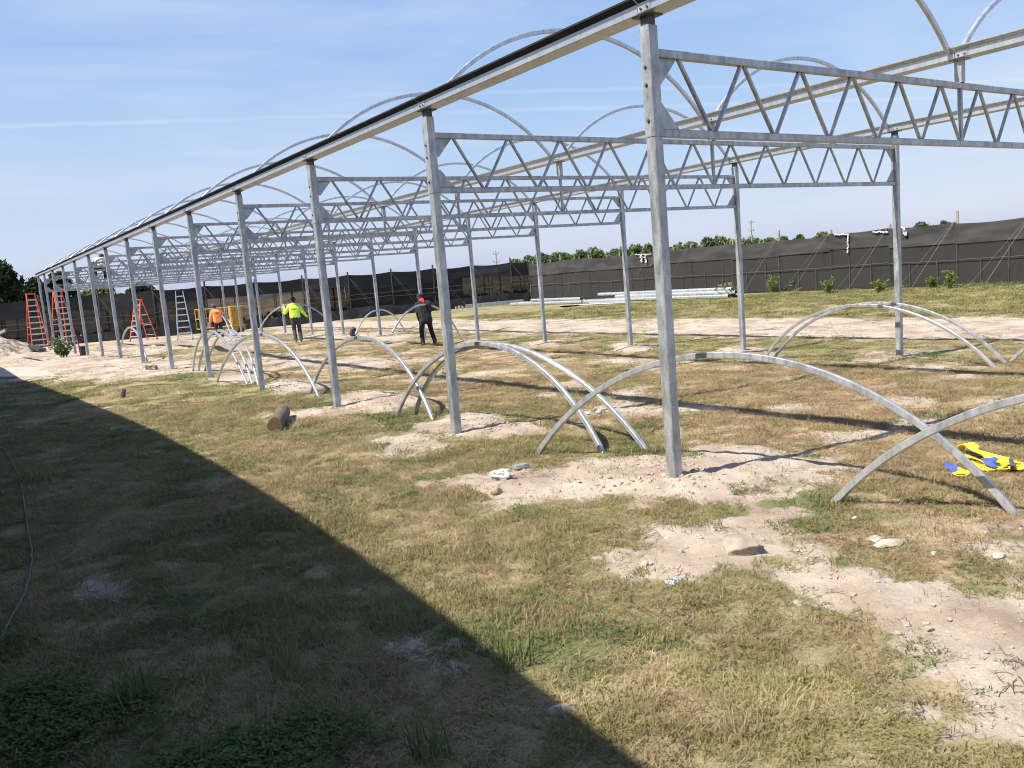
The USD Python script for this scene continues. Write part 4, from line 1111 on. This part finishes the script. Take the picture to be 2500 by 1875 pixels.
def webbing(pix, width, mat, seed, parent, name='webbing'):
    g = np.random.default_rng(seed)
    pts = np.array([on_ground(px, py, zz) for px, py, zz in pix])
    from scipy.interpolate import CubicSpline
    tt = np.linspace(0, 1, len(pts)); q = CubicSpline(tt, pts)(np.linspace(0, 1, 12 * len(pts)))
    tw = np.linspace(g.uniform(-0.6, 0.6), g.uniform(-0.6, 0.6), len(q))
    T = np.gradient(q, axis=0); T /= np.linalg.norm(T, axis=1, keepdims=True)
    side = np.cross(T, [0, 0, 1]); side /= np.linalg.norm(side, axis=1, keepdims=True)
    up = np.cos(tw)[:, None] * np.cross(side, T) + np.sin(tw)[:, None] * side
    w = width / 2
    return obj(name, sweep([(-w, -0.003), (w, -0.003), (w, 0.003), (-w, 0.003)], q, up), mat, parent)


ZW = -0.12
webbing([(2352, 1108, ZW + .02), (2345, 1092, ZW + .08), (2362, 1083, ZW + .14), (2382, 1096, ZW + .12), (2405, 1110, ZW + .07), (2440, 1121, ZW + .05), (2465, 1125, ZW + .05)], 0.085, YST, 1, st)
webbing([(2330, 1110, ZW + .05), (2350, 1109, ZW + .08), (2375, 1118, ZW + .07), (2400, 1128, ZW + .06), (2440, 1131, ZW + .05), (2464, 1126, ZW + .06)], 0.08, YST, 2, st)
webbing([(2345, 1128, ZW + .06), (2360, 1119, ZW + .09), (2385, 1122, ZW + .09), (2410, 1134, ZW + .06), (2420, 1144, ZW + .04), (2450, 1146, ZW + .04), (2470, 1143, ZW + .05)], 0.085, YST, 3, st)
webbing([(2362, 1140, ZW + .04), (2378, 1133, ZW + .06), (2395, 1140, ZW + .04), (2415, 1143, ZW + .05), (2440, 1137, ZW + .05), (2462, 1133, ZW + .06)], 0.085, YST, 4, st)
webbing([(2336, 1155, ZW + .04), (2344, 1149, ZW + .08), (2354, 1153, ZW + .06), (2350, 1162, ZW + .04), (2338, 1158, ZW + .05)], 0.09, YST, 5, st)
webbing([(2472, 1130, ZW + .06), (2480, 1127, ZW + .07), (2495, 1134, ZW + .05), (2488, 1142, ZW + .04), (2474, 1138, ZW + .05)], 0.08, YST, 6, st)
webbing([(2414, 1118, ZW + .10), (2420, 1126, ZW + .10), (2428, 1132, ZW + .085)], 0.11, BST, 7, st, 'blue_patch')
webbing([(2318, 1132, ZW + .05), (2324, 1140, ZW + .06), (2338, 1146, ZW + .05)], 0.09, BST, 8, st, 'blue_patch')
webbing([(2467, 1120, ZW + .09), (2470, 1132, ZW + .10), (2472, 1146, ZW + .05)], 0.03, DARKST, 9, st, 'tie_band')
webbing([(2368, 1106, ZW + .05), (2385, 1110, ZW + .06), (2398, 1114, ZW + .06)], 0.05, DARKST, 10, st, 'dark_patch')

STONE = noisy('sandstone', (0.21, 0.165, 0.13), (0.31, 0.25, 0.20), 12, 0.9, 0.8, 40)
PALE = noisy('pale_limestone', (0.30, 0.27, 0.22), (0.42, 0.38, 0.31), 12, 0.9, 0.6, 40)
RUST = noisy('earthy_block', (0.22, 0.16, 0.11), (0.34, 0.26, 0.19), 12, 0.9, 0.8, 40)


def stone(px, py, size, rotz, mat, label, seed, cat='stone', sink=0.35, rx=0):
    c = drop(px, py)
    size = tuple(0.85 * v for v in size)
    obj('stone', rough_stone(seed, size), mat, loc=c + [0, 0, size[2] * (1 - 2 * sink)], rot=(rx, 0, rotz), label=label, cat=cat, smooth=35)


def slab(px, py, dims, rot, mat, label, seed, name='broken_block', cat='block'):
    m = trimesh.creation.box(dims)
    for _ in range(3):
        m = m.subdivide()
    v = np.array(m.vertices)
    m.vertices = v + (meshkit.fbm(v * 9 + seed, 4, seed)[:, None] - 0.5) * 0.10 * np.sign(v) * np.minimum(1, np.abs(v) / (np.array(dims) / 2) * 1.0) ** 3
    obj(name, m, mat, loc=drop(px, py) + [0, 0, dims[2] * 0.42], rot=rot, label=label, cat=cat, smooth=40)


slab(1808, 1352, (0.21, 0.15, 0.085), (14, -6, -32), STONE, 'square tan stone block with a broken dark edge on the bare sand', 3)
stone(2140, 1318, (0.085, 0.065, 0.03), 20, PALE, 'left of two flat pale rocks by the end of the crossing arch', 4)
stone(2168, 1332, (0.13, 0.075, 0.032), -15, PALE, 'right and larger of two flat pale rocks below the crossing arch', 5)
stone(1576, 1380, (0.05, 0.035, 0.03), 40, PALE, 'white pebble left of the square stone block', 6)
stone(2280, 1356, (0.035, 0.025, 0.022), 10, PALE, 'small white pebble right of the flat pale rocks', 7)
stone(2440, 1364, (0.065, 0.045, 0.02), 10, PALE, 'flat greyish rock near the right edge', 8)
stone(1948, 1478, (0.04, 0.03, 0.022), 60, PALE, 'pale pebble on the green tuft beside the right hand sand', 9)
stone(1372, 1734, (0.08, 0.04, 0.032), -20, PALE, 'cream rock lying right at the edge of the big shadow', 10)
stone(2400, 1205, (0.03, 0.025, 0.02), 0, PALE, 'tiny white stone below the yellow straps', 11)
stone(2086, 1268, (0.03, 0.03, 0.025), 0, PALE, 'small beige stone by the left foot of the crossing arch', 12)
stone(1212, 1205, (0.07, 0.06, 0.05), 0, RUST, 'dark clod beside the crumpled white plastic', 13)
stone(935, 1042, (0.03, 0.035, 0.02), 0, PALE, 'pale stone in the sand left of the second post', 14)
slab(361, 902, (0.30, 0.17, 0.13), (0, 0, 30), PALE, 'pale broken block left of the fifth post', 15)
slab(374, 902, (0.22, 0.16, 0.12), (0, 8, 60), RUST, 'brown broken block touching the pale block left of the fifth post', 16)
c = drop(300, 972)
obj('wood_stub', sweep(circ(0.045, 7), [c + [0, 0, -0.03], c + [0.02, 0, 0.09], c + [0.05, 0.02, 0.17]], (0, 1, 0), scale=[1.1, 1, 0.8]), WOODD, label='short dark wooden stub sticking out of the grass, left of the log', cat='stub', smooth=40)
c = drop(140, 945)
obj('dead_twig', sweep(circ(0.012, 5), [c + [-0.2, 0, 0], c + [-0.17, 0.02, 0.12], c + [-0.02, 0.05, 0.2], c + [0.12, 0.02, 0.14], c + [0.2, 0, 0.0]], (0, 1, 0)), WOODP, label='bent dead twig arching over the grass near the shadow at left', cat='twig')
stone(262, 998, (0.14, 0.06, 0.03), 8, PALE, 'flat pale rock touching the shadow edge at left', 18)

CLEAR = noisy('thin_clear_plastic', (0.26, 0.26, 0.255), (0.48, 0.48, 0.47), 30, 0.22, 0.8, 40)


def crumple(px, py, size, label, seed, mat=CLEAR, name='plastic_litter'):
    m = trimesh.creation.icosphere(3); v = np.array(m.vertices)
    v = v * (1 + 1.1 * (meshkit.fbm(v * 2.6 + seed, 4, seed) - 0.5))[:, None] * np.array(size)
    obj(name, (v, np.array(m.faces)), mat, loc=drop(px, py) + [0, 0, size[2] * 0.6], rot=(0, 0, seed * 40), label=label, cat='plastic litter')


crumple(1226, 1180, (0.12, 0.07, 0.05), 'crumpled white plastic on the sand left of the nearest post', 3)
crumple(1462, 1016, (0.05, 0.035, 0.05), 'small white cup on the grass below the crossing arches', 5, WHITE)
crumple(1436, 1012, (0.12, 0.05, 0.015), 'flattened clear plastic beside the small white cup', 6)
crumple(570, 815, (0.16, 0.14, 0.14), 'white plastic bag by the foot of the carried arches', 7, WHITE)
crumple(618, 808, (0.22, 0.15, 0.10), 'white sack right of the yellow lift', 8, WHITE)
c = drop(1272, 1148)
m = trimesh.creation.box([0.17, 0.06, 0.035]); obj('steel_offcut', m, STEELB, loc=c + [0, 0, .02], rot=(3, 4, 10), label='short bright steel offcut on the grass left of the nearest post', cat='offcut')
GLASSY = noisy('striped_wrapper', (0.05, 0.08, 0.11), (0.62, 0.66, 0.68), 38, 0.25, stretch=(3, 1, 1), lo=0.45, hi=0.55)
crumple(1648, 1422, (0.075, 0.045, 0.012), 'shiny dark blue and silver wrapper in the grass below the stone block', 9, GLASSY)

# hose in the shade
hp = [(-20, 1085), (22, 1120), (48, 1180), (62, 1250), (72, 1320), (78, 1372), (62, 1450), (30, 1520), (-6, 1590), (-60, 1680)]
q = np.array([drop(*p) for p in hp]); q[:, 2] += 0.03
from scipy.interpolate import CubicSpline
q = CubicSpline(np.linspace(0, 1, len(q)), q)(np.linspace(0, 1, 90)); q[:, :2] += rs.normal(0, 0.0025, (90, 2))
obj('old_rope', sweep(circ(0.008, 6), q), noisy('old_rope', (0.06, 0.052, 0.042), (0.12, 0.10, 0.08), 40, 0.9), label='old greyish rope snaking through the shaded grass at the left edge', cat='rope', smooth=50)

# the sand pile at the left edge, a plank and a board on it
cx_, cy_ = on_ground(-5, 873)[:2]
px_ = np.linspace(-4.6, 3.4, 70); py_ = np.linspace(-2.6, 3.2, 50)
AX, AY = np.meshgrid(px_, py_, indexing='ij')
rr_ = np.sqrt((AX / np.where(AX < 0, 4.4, 2.9)) ** 2 + (AY / np.where(AY < 0, 2.3, 3.0)) ** 2)
p3 = np.stack([AX, AY, 0 * AX], -1)
hz_ = 1.5 * np.clip(1 - rr_, 0, 1) ** 0.9
hz_ = hz_ * (0.75 + 0.55 * meshkit.fbm(p3 * 0.9, 4, 91)) + (meshkit.fbm(p3 * 3.2, 4, 92) - 0.5) * 0.16 * (hz_ > 0.02) - 0.05
v = np.stack([cx_ - 0.7 + AX, cy_ + 2.9 + AY, hz_ + base_z((cx_ - 0.7 + AX).ravel(), (cy_ + 2.9 + AY).ravel()).reshape(AX.shape)], -1).reshape(-1, 3)
i, j = np.meshgrid(np.arange(69), np.arange(49), indexing='ij'); a = (i * 50 + j).ravel()
SANDP = noisy('piled_sand', (0.13, 0.10, 0.072), (0.46, 0.39, 0.31), 2.6, 0.95, 0.9, 16, lo=0.42, hi=0.56, detail=9.0)
obj('sand_pile', (v, np.stack([a, a + 50, a + 51, a + 1], 1)), SANDP, smooth=True, label='pale sand pile with dark clods at the left edge', cat='sand pile')
def over(px, py, dz=0.0, push=0.0):
    g = on_ground(px, py, dz); return g
a, b = over(64, 842, 0.25), over(104, 856, -0.02)
obj('dark_plank', beam(a + [0, 0, 0.02], b + [0, 0, 0.03], sq(0.34, 0.12)), BLACK, label='black plank lying down the right slope of the sand pile', cat='plank')
a, b = over(-8, 818, 1.02), over(14, 806, 1.30)
obj('timber_rail', beam(a, b, sq(0.07, 0.12)), WOODP, label='weathered timber sticking up behind the sand pile at the left edge', cat='timber')
c = drop(203, 868)
bk = thing('bucket', c, label='small dark bucket beside a post of the far near row, by the weeds', cat='bucket')
obj('pail', sweep(circ(0.13, 14), [(0, 0, 0), (0, 0, 0.38)], (0, 1, 0), scale=[0.85, 1]), BLACK, bk, smooth=40)
obj('rim', sweep(circ(0.142, 14), [(0, 0, 0.382), (0, 0, 0.40)], (0, 1, 0)), WIRE, bk)
# black bag at the foot of the low arch
m = trimesh.creation.icosphere(3); v = np.array(m.vertices); v = v * (1 + 0.7 * (meshkit.fbm(v * 1.8, 3, 44) - 0.5))[:, None] * [0.17, 0.14, 0.17]; v[:, 2] *= np.where(v[:, 2] > 0, 1.3 , 0.9)
c = drop(864, 822)
obj('black_bag', (v, np.array(m.faces)), BLACK, loc=c + [0, 0, 0.13], label='black bag at the left foot of the low arch behind the worker in green', cat='bag', smooth=40)
# small white notice on a stake
c = drop(676, 792)
sg = thing('notice_board', c, heading(0.3, 1.0), label='small blank white notice board on a stake before the shade house', cat='notice board')
obj('stake', beam((0, 0.03, -0.1), (0, 0.03, 0.62), sq(0.05)), WOODP, sg); obj('board', box(-0.17, 0.17, -0.015, 0.0, 0.22, 0.50), WHITE, sg); obj('cap', box(-0.05, 0.05, -0.02, 0.06, 0.62, 0.82), WHITE, sg)

# ------------------------------------------------------------------ weeds
def weed(px, py, h, w, label, seed, mat, n=220, flowers=False):
    c = drop(px, py)
    g = np.random.default_rng(seed)
    t = thing('weed', c, label=label, cat='weed', group='weeds along the fences')
    st_, lf = MB(), MB()
    for k in range(14):
        a = g.random() * 6.3; r = w / 2 * math.sqrt(g.random()); hh = h * (0.6 + 0.45 * g.random())
        top = np.array([math.cos(a) * r, math.sin(a) * r, hh])
        st_.add(*sweep(circ(0.008, 4), [(0.2 * top[0], 0.2 * top[1], -0.02), (0.7 * top[0], 0.7 * top[1], hh * 0.6), top], (0, 1, 0.05)))
        nl = n // 14
        u = g.random((nl, 1)) * 0.9 + 0.1
        p = np.array([0.2 * top[0], 0.2 * top[1], 0]) * (1 - u) + top * u
        d = g.normal(size=(nl, 3)); d[:, 2] = np.abs(d[:, 2]) * 0.7 + 0.2; d /= np.linalg.norm(d, axis=1, keepdims=True)
        s = np.cross(d, g.normal(size=(nl, 3))); s /= np.linalg.norm(s, axis=1, keepdims=True)
        ln = 0.10 + 0.12 * g.random((nl, 1))
        v = np.stack([p, p + d * ln * 0.5 + s * ln * 0.16, p + d * ln, p + d * ln * 0.5 - s * ln * 0.16], 1).reshape(-1, 3)
        lf.add(v, np.arange(4 * nl).reshape(-1, 4))
    obj('stem', st_.get(), mat, t); obj('foliage', lf.get(), mat, t)
    if flowers:
        fl = MB()
        for k in range(22):
            p = np.array([g.normal(0, w * .3), g.normal(0, w * .3), h * (0.55 + 0.5 * g.random())])
            fl.mesh(ball(p, 0.022))
        obj('flower', fl.get(), WHITE, t, kind='stuff')


weed(157, 872, 0.85, 0.9, 'leafy green weed with white flowers at the foot of the last near posts', 1, LEAFM, 420, True)
for i, (px, py, h, w, s_) in enumerate([(1778, 727, 1.0, 2.0, 'behind the right end of the stacks'), (1886, 716, 1.25, 0.9, 'tallest, between two far posts'), (1938, 712, 0.8, 0.7, 'low, right of the tallest'), (2022, 717, 1.05, 1.0, 'bushy, under the dangling strip'),
                                          (2147, 715, 0.75, 0.9, 'just left of the rightmost far post'), (2275, 704, 0.6, 0.8, 'right of the rightmost far post'), (2318, 705, 1.1, 0.7, 'below the guy wires at the right')]):
    weed(px, py, h * 0.72, w * 0.75, f'green weed at the cloth fence foot, {s_}', 20 + i, LEAFW, 260)

# ------------------------------------------------------------------ grass
def blade_material(name, ca, cb, cc, straw):
    n = {'geo': ('geometry', {}), 'n': ('noise_texture', {'scale': 1.1, 'detail': 4.0}), 'ma': ('math', {'math_type': 'multiply_add', 'value2': 0.9, 'value3': straw}), 'ad': ('math', {'math_type': 'multiply_add', 'value2': 0.75, 'value3': 0.0}), 'sm': ('math', {'math_type': 'add'}),
         'r': ('rgb_ramp', {'ramp': [(0, ca), (0.3, ca), (0.55, cb), (0.85, cc), (1, cc)]}), 'd': ('principled_bsdf', {'roughness': 0.65, 'specular_ior_level': 0.3}), 't': ('translucent_bsdf', {}), 'mx': ('mix_closure', {'fac': 0.28})}
    l = [('geo.position', 'n.vector'), ('geo.random_per_island', 'ad.value1'), ('n.fac', 'ma.value1'), ('ma.value', 'sm.value1'), ('ad.value', 'sm.value2'), ('sm.value', 'r.fac'), ('r.color', 'd.base_color'), ('r.color', 't.color'), ('d.BSDF', 'mx.closure1'), ('t.BSDF', 'mx.closure2')]
    return usdkit.material(stage, L + name, n, l, surface='mx.closure')


B_OLIVE = blade_material('olive_grass', (0.20, 0.185, 0.07), (0.52, 0.46, 0.22), (0.90, 0.81, 0.54), -0.21)
B_STRAW = blade_material('straw_grass', (0.27, 0.20, 0.11), (0.58, 0.455, 0.27), (0.90, 0.79, 0.55), -0.23)
B_GREEN = blade_material('green_grass', (0.105, 0.14, 0.042), (0.22, 0.255, 0.085), (0.48, 0.45, 0.20), -0.33)


def patch(seed, n, size, lo, hi, lean, width, flat):
    """n curved blades rooted in a square"""
    g = np.random.default_rng(seed)
    root = np.stack([g.uniform(-size / 2, size / 2, n), g.uniform(-size / 2, size / 2, n), np.full(n, -0.006)], 1)
    cl = (meshkit.fbm(root * 16 + seed, 2, seed) - 0.5) * 2
    ln = g.uniform(lo, hi, n) * (1 + 0.5 * cl)
    a = g.random(n) * 2 * np.pi
    tilt = np.where(g.random(n) < flat, g.uniform(1.1, 1.5, n), np.abs(g.normal(0, lean, n)))
    d = np.stack([np.cos(a), np.sin(a), 0 * a], 1)
    up = np.array([0, 0, 1.0])
    p1 = root + (d * np.sin(tilt * 0.6)[:, None] + up * np.cos(tilt * 0.6)[:, None]) * (ln * 0.5)[:, None]
    p2 = p1 + (d * np.sin(np.minimum(tilt * 1.5, 1.75))[:, None] + up * np.cos(np.minimum(tilt * 1.5, 1.75))[:, None]) * (ln * 0.5)[:, None]
    a2 = a + np.pi / 2 + g.normal(0, 0.7, n)
    s = np.stack([np.cos(a2), np.sin(a2), 0 * a], 1) * (width * g.uniform(0.6, 1.3, n))[:, None] / 2
    v = np.stack([root - s, root + s, p1 - s * 0.8, p1 + s * 0.8, p2], 1).reshape(-1, 3)
    k = np.arange(n)[:, None] * 5
    f = np.vstack([k + [0, 1, 3], k + [0, 3, 2], k + [2, 3, 4]])
    return v, f


KINDS = []          # name, mesh, material
for s in range(2):
    KINDS.append(('olive_turf', patch(10 + s, 600, 0.32, 0.015, 0.050, 1.0, 0.0050, 0.55), B_OLIVE))
for s in range(2):
    KINDS.append(('straw_turf', patch(20 + s, 520, 0.32, 0.015, 0.050, 1.0, 0.0050, 0.7), B_STRAW))
for s in range(2):
    KINDS.append(('green_turf', patch(30 + s, 500, 0.30, 0.015, 0.046, 0.85, 0.0050, 0.4), B_GREEN))
KINDS.append(('thin_straw', patch(40, 46, 0.34, 0.02, 0.075, 0.9, 0.004, 0.6), B_STRAW))
KINDS.append(('thin_green', patch(41, 60, 0.30, 0.02, 0.06, 0.8, 0.0046, 0.4), B_GREEN))
KINDS.append(('tall_olive', patch(50, 420, 0.36, 0.04, 0.12, 0.6, 0.006, 0.2), B_OLIVE))
KINDS.append(('tall_green', patch(51, 300, 0.36, 0.08, 0.24, 0.4, 0.008, 0.1), B_GREEN))


B_DEAD = blade_material('dead_runner', (0.16, 0.10, 0.058), (0.32, 0.215, 0.125), (0.55, 0.43, 0.27), -0.25)


def runners(seed, n, size):
    g = np.random.default_rng(seed); m = MB()
    for k in range(n):
        p = np.array([g.uniform(-size / 2, size / 2), g.uniform(-size / 2, size / 2), 0.003]); a = g.random() * 6.28
        pts = [p]
        for q in range(4):
            a += g.normal(0, 0.5); p = p + np.array([math.cos(a), math.sin(a), 0]) * g.uniform(0.012, 0.035); pts.append(p * [1, 1, 0] + [0, 0, g.uniform(0.003, 0.018)])
        m.add(*sweep([(-0.0019, 0), (0, 0.0022), (0.0019, 0)], pts))
        for q in range(2):
            c = pts[g.integers(1, 4)]; b = a + g.normal(0, 1.2); l = g.uniform(0.015, 0.04); d = np.array([math.cos(b), math.sin(b), 0.5]); e = np.array([-math.sin(b), math.cos(b), 0]) * 0.0022
            m.add([c - e, c + e, c + d * l, c + d * l * 0.98], [(0, 1, 2, 3)])
    return m.get()


KINDS.append(('dead_runners', runners(60, 16, 0.34), B_DEAD)); KINDS.append(('dead_runners', runners(61, 34, 0.34), B_DEAD))
KINDS.append(('green_sprigs', patch(62, 26, 0.10, 0.02, 0.06, 0.9, 0.005, 0.4), B_GREEN))
KINDS.append(('straw_stalks', patch(63, 70, 0.34, 0.05, 0.11, 1.1, 0.0036, 0.7), B_STRAW))


def visible(x, y, margin):
    z = np.full_like(x, -0.1)
    X = np.stack([x, y, z], -1) - CAM
    d = X @ FW
    u, w = X @ RT / np.maximum(d, 0.05), X @ UP / np.maximum(d, 0.05)
    return (d > 0.3) & (np.abs(u) < (WP / 2 / FPX) + margin) & (w > -(HP / 2 / FPX) - margin)


PTS, IDX, SCL, HGT = [], [], [], []
g = np.random.default_rng(99)
for step, r0, r1, sc in ((0.17, 0.0, 9.0, 1.0), (0.24, 9.0, 16.0, 1.35), (0.42, 16.0, 28.0, 2.1), (0.75, 28.0, 46.0, 3.2)):
    R = r1 + 1
    xs, ys_ = np.meshgrid(np.arange(CAM[0] - R * 0.3, CAM[0] + R, step), np.arange(CAM[1] - 1, CAM[1] + R, step), indexing='ij')
    x = (xs + g.uniform(-.5, .5, xs.shape) * step).ravel(); y = (ys_ + g.uniform(-.5, .5, xs.shape) * step).ravel()
    d = np.hypot(x - CAM[0], y - CAM[1])
    ok = (d >= r0) & (d < r1) & visible(x, y, 0.18) & (x < 31.3) & (y < 50.4 - 0.16 * x)
    x, y = x[ok], y[ok]
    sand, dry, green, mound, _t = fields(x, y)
    u1, u2, u3 = g.random(len(x)), g.random(len(x)), g.random(len(x))
    fence_d = np.minimum(31.9 - x, 51.2 - 0.16 * x - y)
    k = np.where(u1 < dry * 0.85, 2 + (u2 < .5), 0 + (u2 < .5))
    k = np.where((green > 0.35 + 0.5 * u3), 4 + (u2 < .5), k)
    thin = (sand > 0.22 + 0.25 * u3)
    k = np.where(thin, np.where(u2 < 0.5, 6, 7), k)
    k = np.where((x > 18) & (u1 < 0.65) & ~thin, 8, k)
    k = np.where((fence_d < 1.6) & (u2 < 0.6), np.where(u1 < 0.5, 8, 9), k)
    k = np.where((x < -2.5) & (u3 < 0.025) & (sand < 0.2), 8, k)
    k = np.where((sand > 0.45) & (u1 < 0.85), np.where(u2 < 0.34, 10, np.where(u2 < 0.42, 11, np.where(u2 < 0.72, 12, np.where(u2 < 0.9, 6, 7)))), k)
    hv = meshkit.fbm(np.stack([x, y, 0 * x], -1) * 1.9 + 60, 4, 83)
    k = np.where((hv < 0.38) & (u2 > 0.5) & (k < 4), np.where(u3 < 0.6, 2, 13), k)
    keep = ~((sand > 0.62) & (u3 > 0.42)) & ~((sand > 0.92) & (u3 > 0.24 + 0.3 * smooth(0.5, 0.62, meshkit.fbm(np.stack([x, y, 0 * x], -1) * 1.3, 3, 77))))
    x, y, k, s_, hv = x[keep], y[keep], k[keep], sand[keep], hv[keep]
    z = gz(x, y)
    if r1 < 17:      # long straw stalks lying over the turf
        e = (g.random(len(x)) < 0.7) & (s_ < 0.4)
        x, y, z, hv, k = np.r_[x, x[e]], np.r_[y, y[e]], np.r_[z, z[e] + 0.012], np.r_[hv, hv[e]], np.r_[k, np.where(g.random(e.sum()) < 0.25, 10, 13)]
    PTS.append(np.stack([x, y, z], 1)); IDX.append(k); HGT.append(0.5 + 0.45 * smooth(0.35, 0.68, hv)); SCL.append(np.full(len(x), sc) * g.uniform(0.85, 1.2, len(x)))
PTS, IDX, SCL = np.vstack(PTS), np.concatenate(IDX), np.concatenate(SCL); HGT = np.concatenate(HGT)
pi = UsdGeom.PointInstancer.Define(stage, '/World/grass')
tag(pi, 'short matted grass, olive, straw and green, over the whole yard', 'grass', kind='stuff')
for i, (nm, mesh, mat) in enumerate(KINDS):
    obj(nm, mesh, mat, pi)
pi.CreatePrototypesRel().SetTargets([c.GetPath() for c in pi.GetPrim().GetChildren()])
ang = g.random(len(PTS)) * 2 * np.pi
tl = g.normal(0, 0.04, (len(PTS), 2))
pi.CreatePositionsAttr(Vt.Vec3fArray.FromNumpy(PTS.astype(np.float32)))
pi.CreateProtoIndicesAttr(Vt.IntArray.FromNumpy(IDX.astype(np.int32)))
pi.CreateOrientationsAttr(Vt.QuathArray([Gf.Quath(float(math.cos(a / 2)), float(t[0]), float(t[1]), float(math.sin(a / 2))) for a, t in zip(ang, tl)]))
pi.CreateScalesAttr(Vt.Vec3fArray.FromNumpy(np.stack([SCL, SCL, np.minimum(SCL, 1.1) * HGT * (0.7 + 0.6 * g.random(len(SCL)))], 1).astype(np.float32)))
print('grass patches', len(PTS))

# a few taller tufts that stand out
for px, py, h, lab, mat, n in ((1252, 1630, 0.26, 'bright green grass tuft at the edge of the big shadow', B_GREEN, 46), (330, 1720, 0.34, 'dark tall grass tuft in the shade, lower left', B_GREEN, 80), (1050, 1850, 0.24, 'shaded grass tuft at the bottom edge', B_GREEN, 60), (985, 1108, 0.14, 'small tuft growing out of the sand left of the second post', B_GREEN, 26), (700, 1640, 0.3, 'wispy shaded tuft with dry stalks, lower left', B_OLIVE, 50)):
    t = obj('grass_tuft', patch(int(px), n, 0.16, h * 0.5, h, 0.55, 0.007, 0.05), mat, loc=drop(px, py) + [0, 0, 0.005], label=lab, cat='grass tuft')
# leafy ground cover in the shade at the lower left
gc = UsdGeom.PointInstancer.Define(stage, '/World/ground_cover')
tag(gc, 'low leafy clover like ground cover in the lower left shade', 'ground cover', kind='stuff')


def clover(seed, n):
    g = np.random.default_rng(seed); m = MB()
    for k in range(n):
        c = np.array([g.uniform(-.13, .13), g.uniform(-.13, .13), g.uniform(0.02, 0.075)])
        a0 = g.random() * 6.3
        for q in range(3):
            a = a0 + q * 2.1; d = np.array([math.cos(a), math.sin(a), g.uniform(-.7, .9)]); s = np.array([-math.sin(a), math.cos(a), 0]); l = g.uniform(0.012, 0.022)
            m.add([c, c + d * l * 0.6 + s * l * 0.42, c + d * l * 1.1, c + d * l * 0.6 - s * l * 0.42], [(0, 1, 2, 3)])
    return m.get()


COVER = noisy('clover_leaf', (0.045, 0.066, 0.020), (0.10, 0.135, 0.042), 9, 0.9, spec=0.1)
obj('leaf_cluster', clover(1, 60), COVER, gc); obj('leaf_cluster', clover(2, 45), COVER, gc)
pl = np.array([on_ground(*q)[:2] for q in [(-200, 1500), (250, 1600), (620, 1700), (900, 1800), (900, 1960), (-200, 1960)]]); poly = shapely.Polygon(pl)
x0, y0, x1, y1 = poly.bounds
x, y = g.uniform(x0, x1, 9000), g.uniform(y0, y1, 9000)
ok = shapely.contains_xy(poly, x, y) & (meshkit.fbm(np.stack([x, y, 0 * x], -1) * 2.2, 3, 8) > 0.47 + 0.09 * g.random(len(x)))
x, y = x[ok][:130], y[ok][:130]
gc.CreatePrototypesRel().SetTargets([c.GetPath() for c in gc.GetPrim().GetChildren()])
gc.CreatePositionsAttr(Vt.Vec3fArray.FromNumpy(np.stack([x, y, gz(x, y)], 1).astype(np.float32)))
gc.CreateProtoIndicesAttr(Vt.IntArray([int(v) for v in g.integers(0, 2, len(x))]))
gc.CreateOrientationsAttr(Vt.QuathArray([Gf.Quath(float(math.cos(a / 2)), 0.0, 0.0, float(math.sin(a / 2))) for a in g.random(len(x)) * 6.28]))

# clods and pebbles of the dug sand, thickest round the post feet
cl = UsdGeom.PointInstancer.Define(stage, '/World/soil_clods')
tag(cl, 'small clods and pebbles scattered over the bare sand', 'clods', kind='stuff')
CLOD = noisy('sand_clod', (0.22, 0.17, 0.13), (0.42, 0.35, 0.285), 30, 0.95, 0.4, 90)
for q in range(3):
    obj('clod', rough_stone(500 + q, (1.0, 0.8, 0.55), 2, 0.5), CLOD, cl)
x, y = [], []
for k in range(-1, 9):
    n = 150; r = np.abs(g.normal(0, 0.35, n)) + 0.06; a = g.random(n) * 6.283
    x.append(r * np.cos(a)); y.append(k * P + r * np.sin(a))
for k in range(1, 12):
    n = 60; r = np.abs(g.normal(0, 0.4, n)) + 0.06; a = g.random(n) * 6.283
    x.append(WD + r * np.cos(a)); y.append(k * P + r * np.sin(a))
x.append(g.uniform(-3, 4, 9000)); y.append(g.uniform(-4.5, 12, 9000))
x, y = np.concatenate(x), np.concatenate(y)
f_ = fields(x, y); ok = (f_[0] > 0.5) | (np.arange(len(x)) < 1000) & (f_[0] > 0.25)
x, y = x[ok], y[ok]; n = len(x)
sz = 0.006 + 0.020 * g.random(n) ** 3.5
cl.CreatePrototypesRel().SetTargets([c.GetPath() for c in cl.GetPrim().GetChildren()])
cl.CreatePositionsAttr(Vt.Vec3fArray.FromNumpy(np.stack([x, y, gz(x, y) + sz * 0.15], 1).astype(np.float32)))
cl.CreateProtoIndicesAttr(Vt.IntArray([int(v) for v in g.integers(0, 3, n)]))
cl.CreateScalesAttr(Vt.Vec3fArray.FromNumpy(np.stack([sz, sz, sz], 1).astype(np.float32)))
cl.CreateOrientationsAttr(Vt.QuathArray([Gf.Quath(float(math.cos(a / 2)), 0.0, 0.0, float(math.sin(a / 2))) for a in g.random(n) * 6.28]))
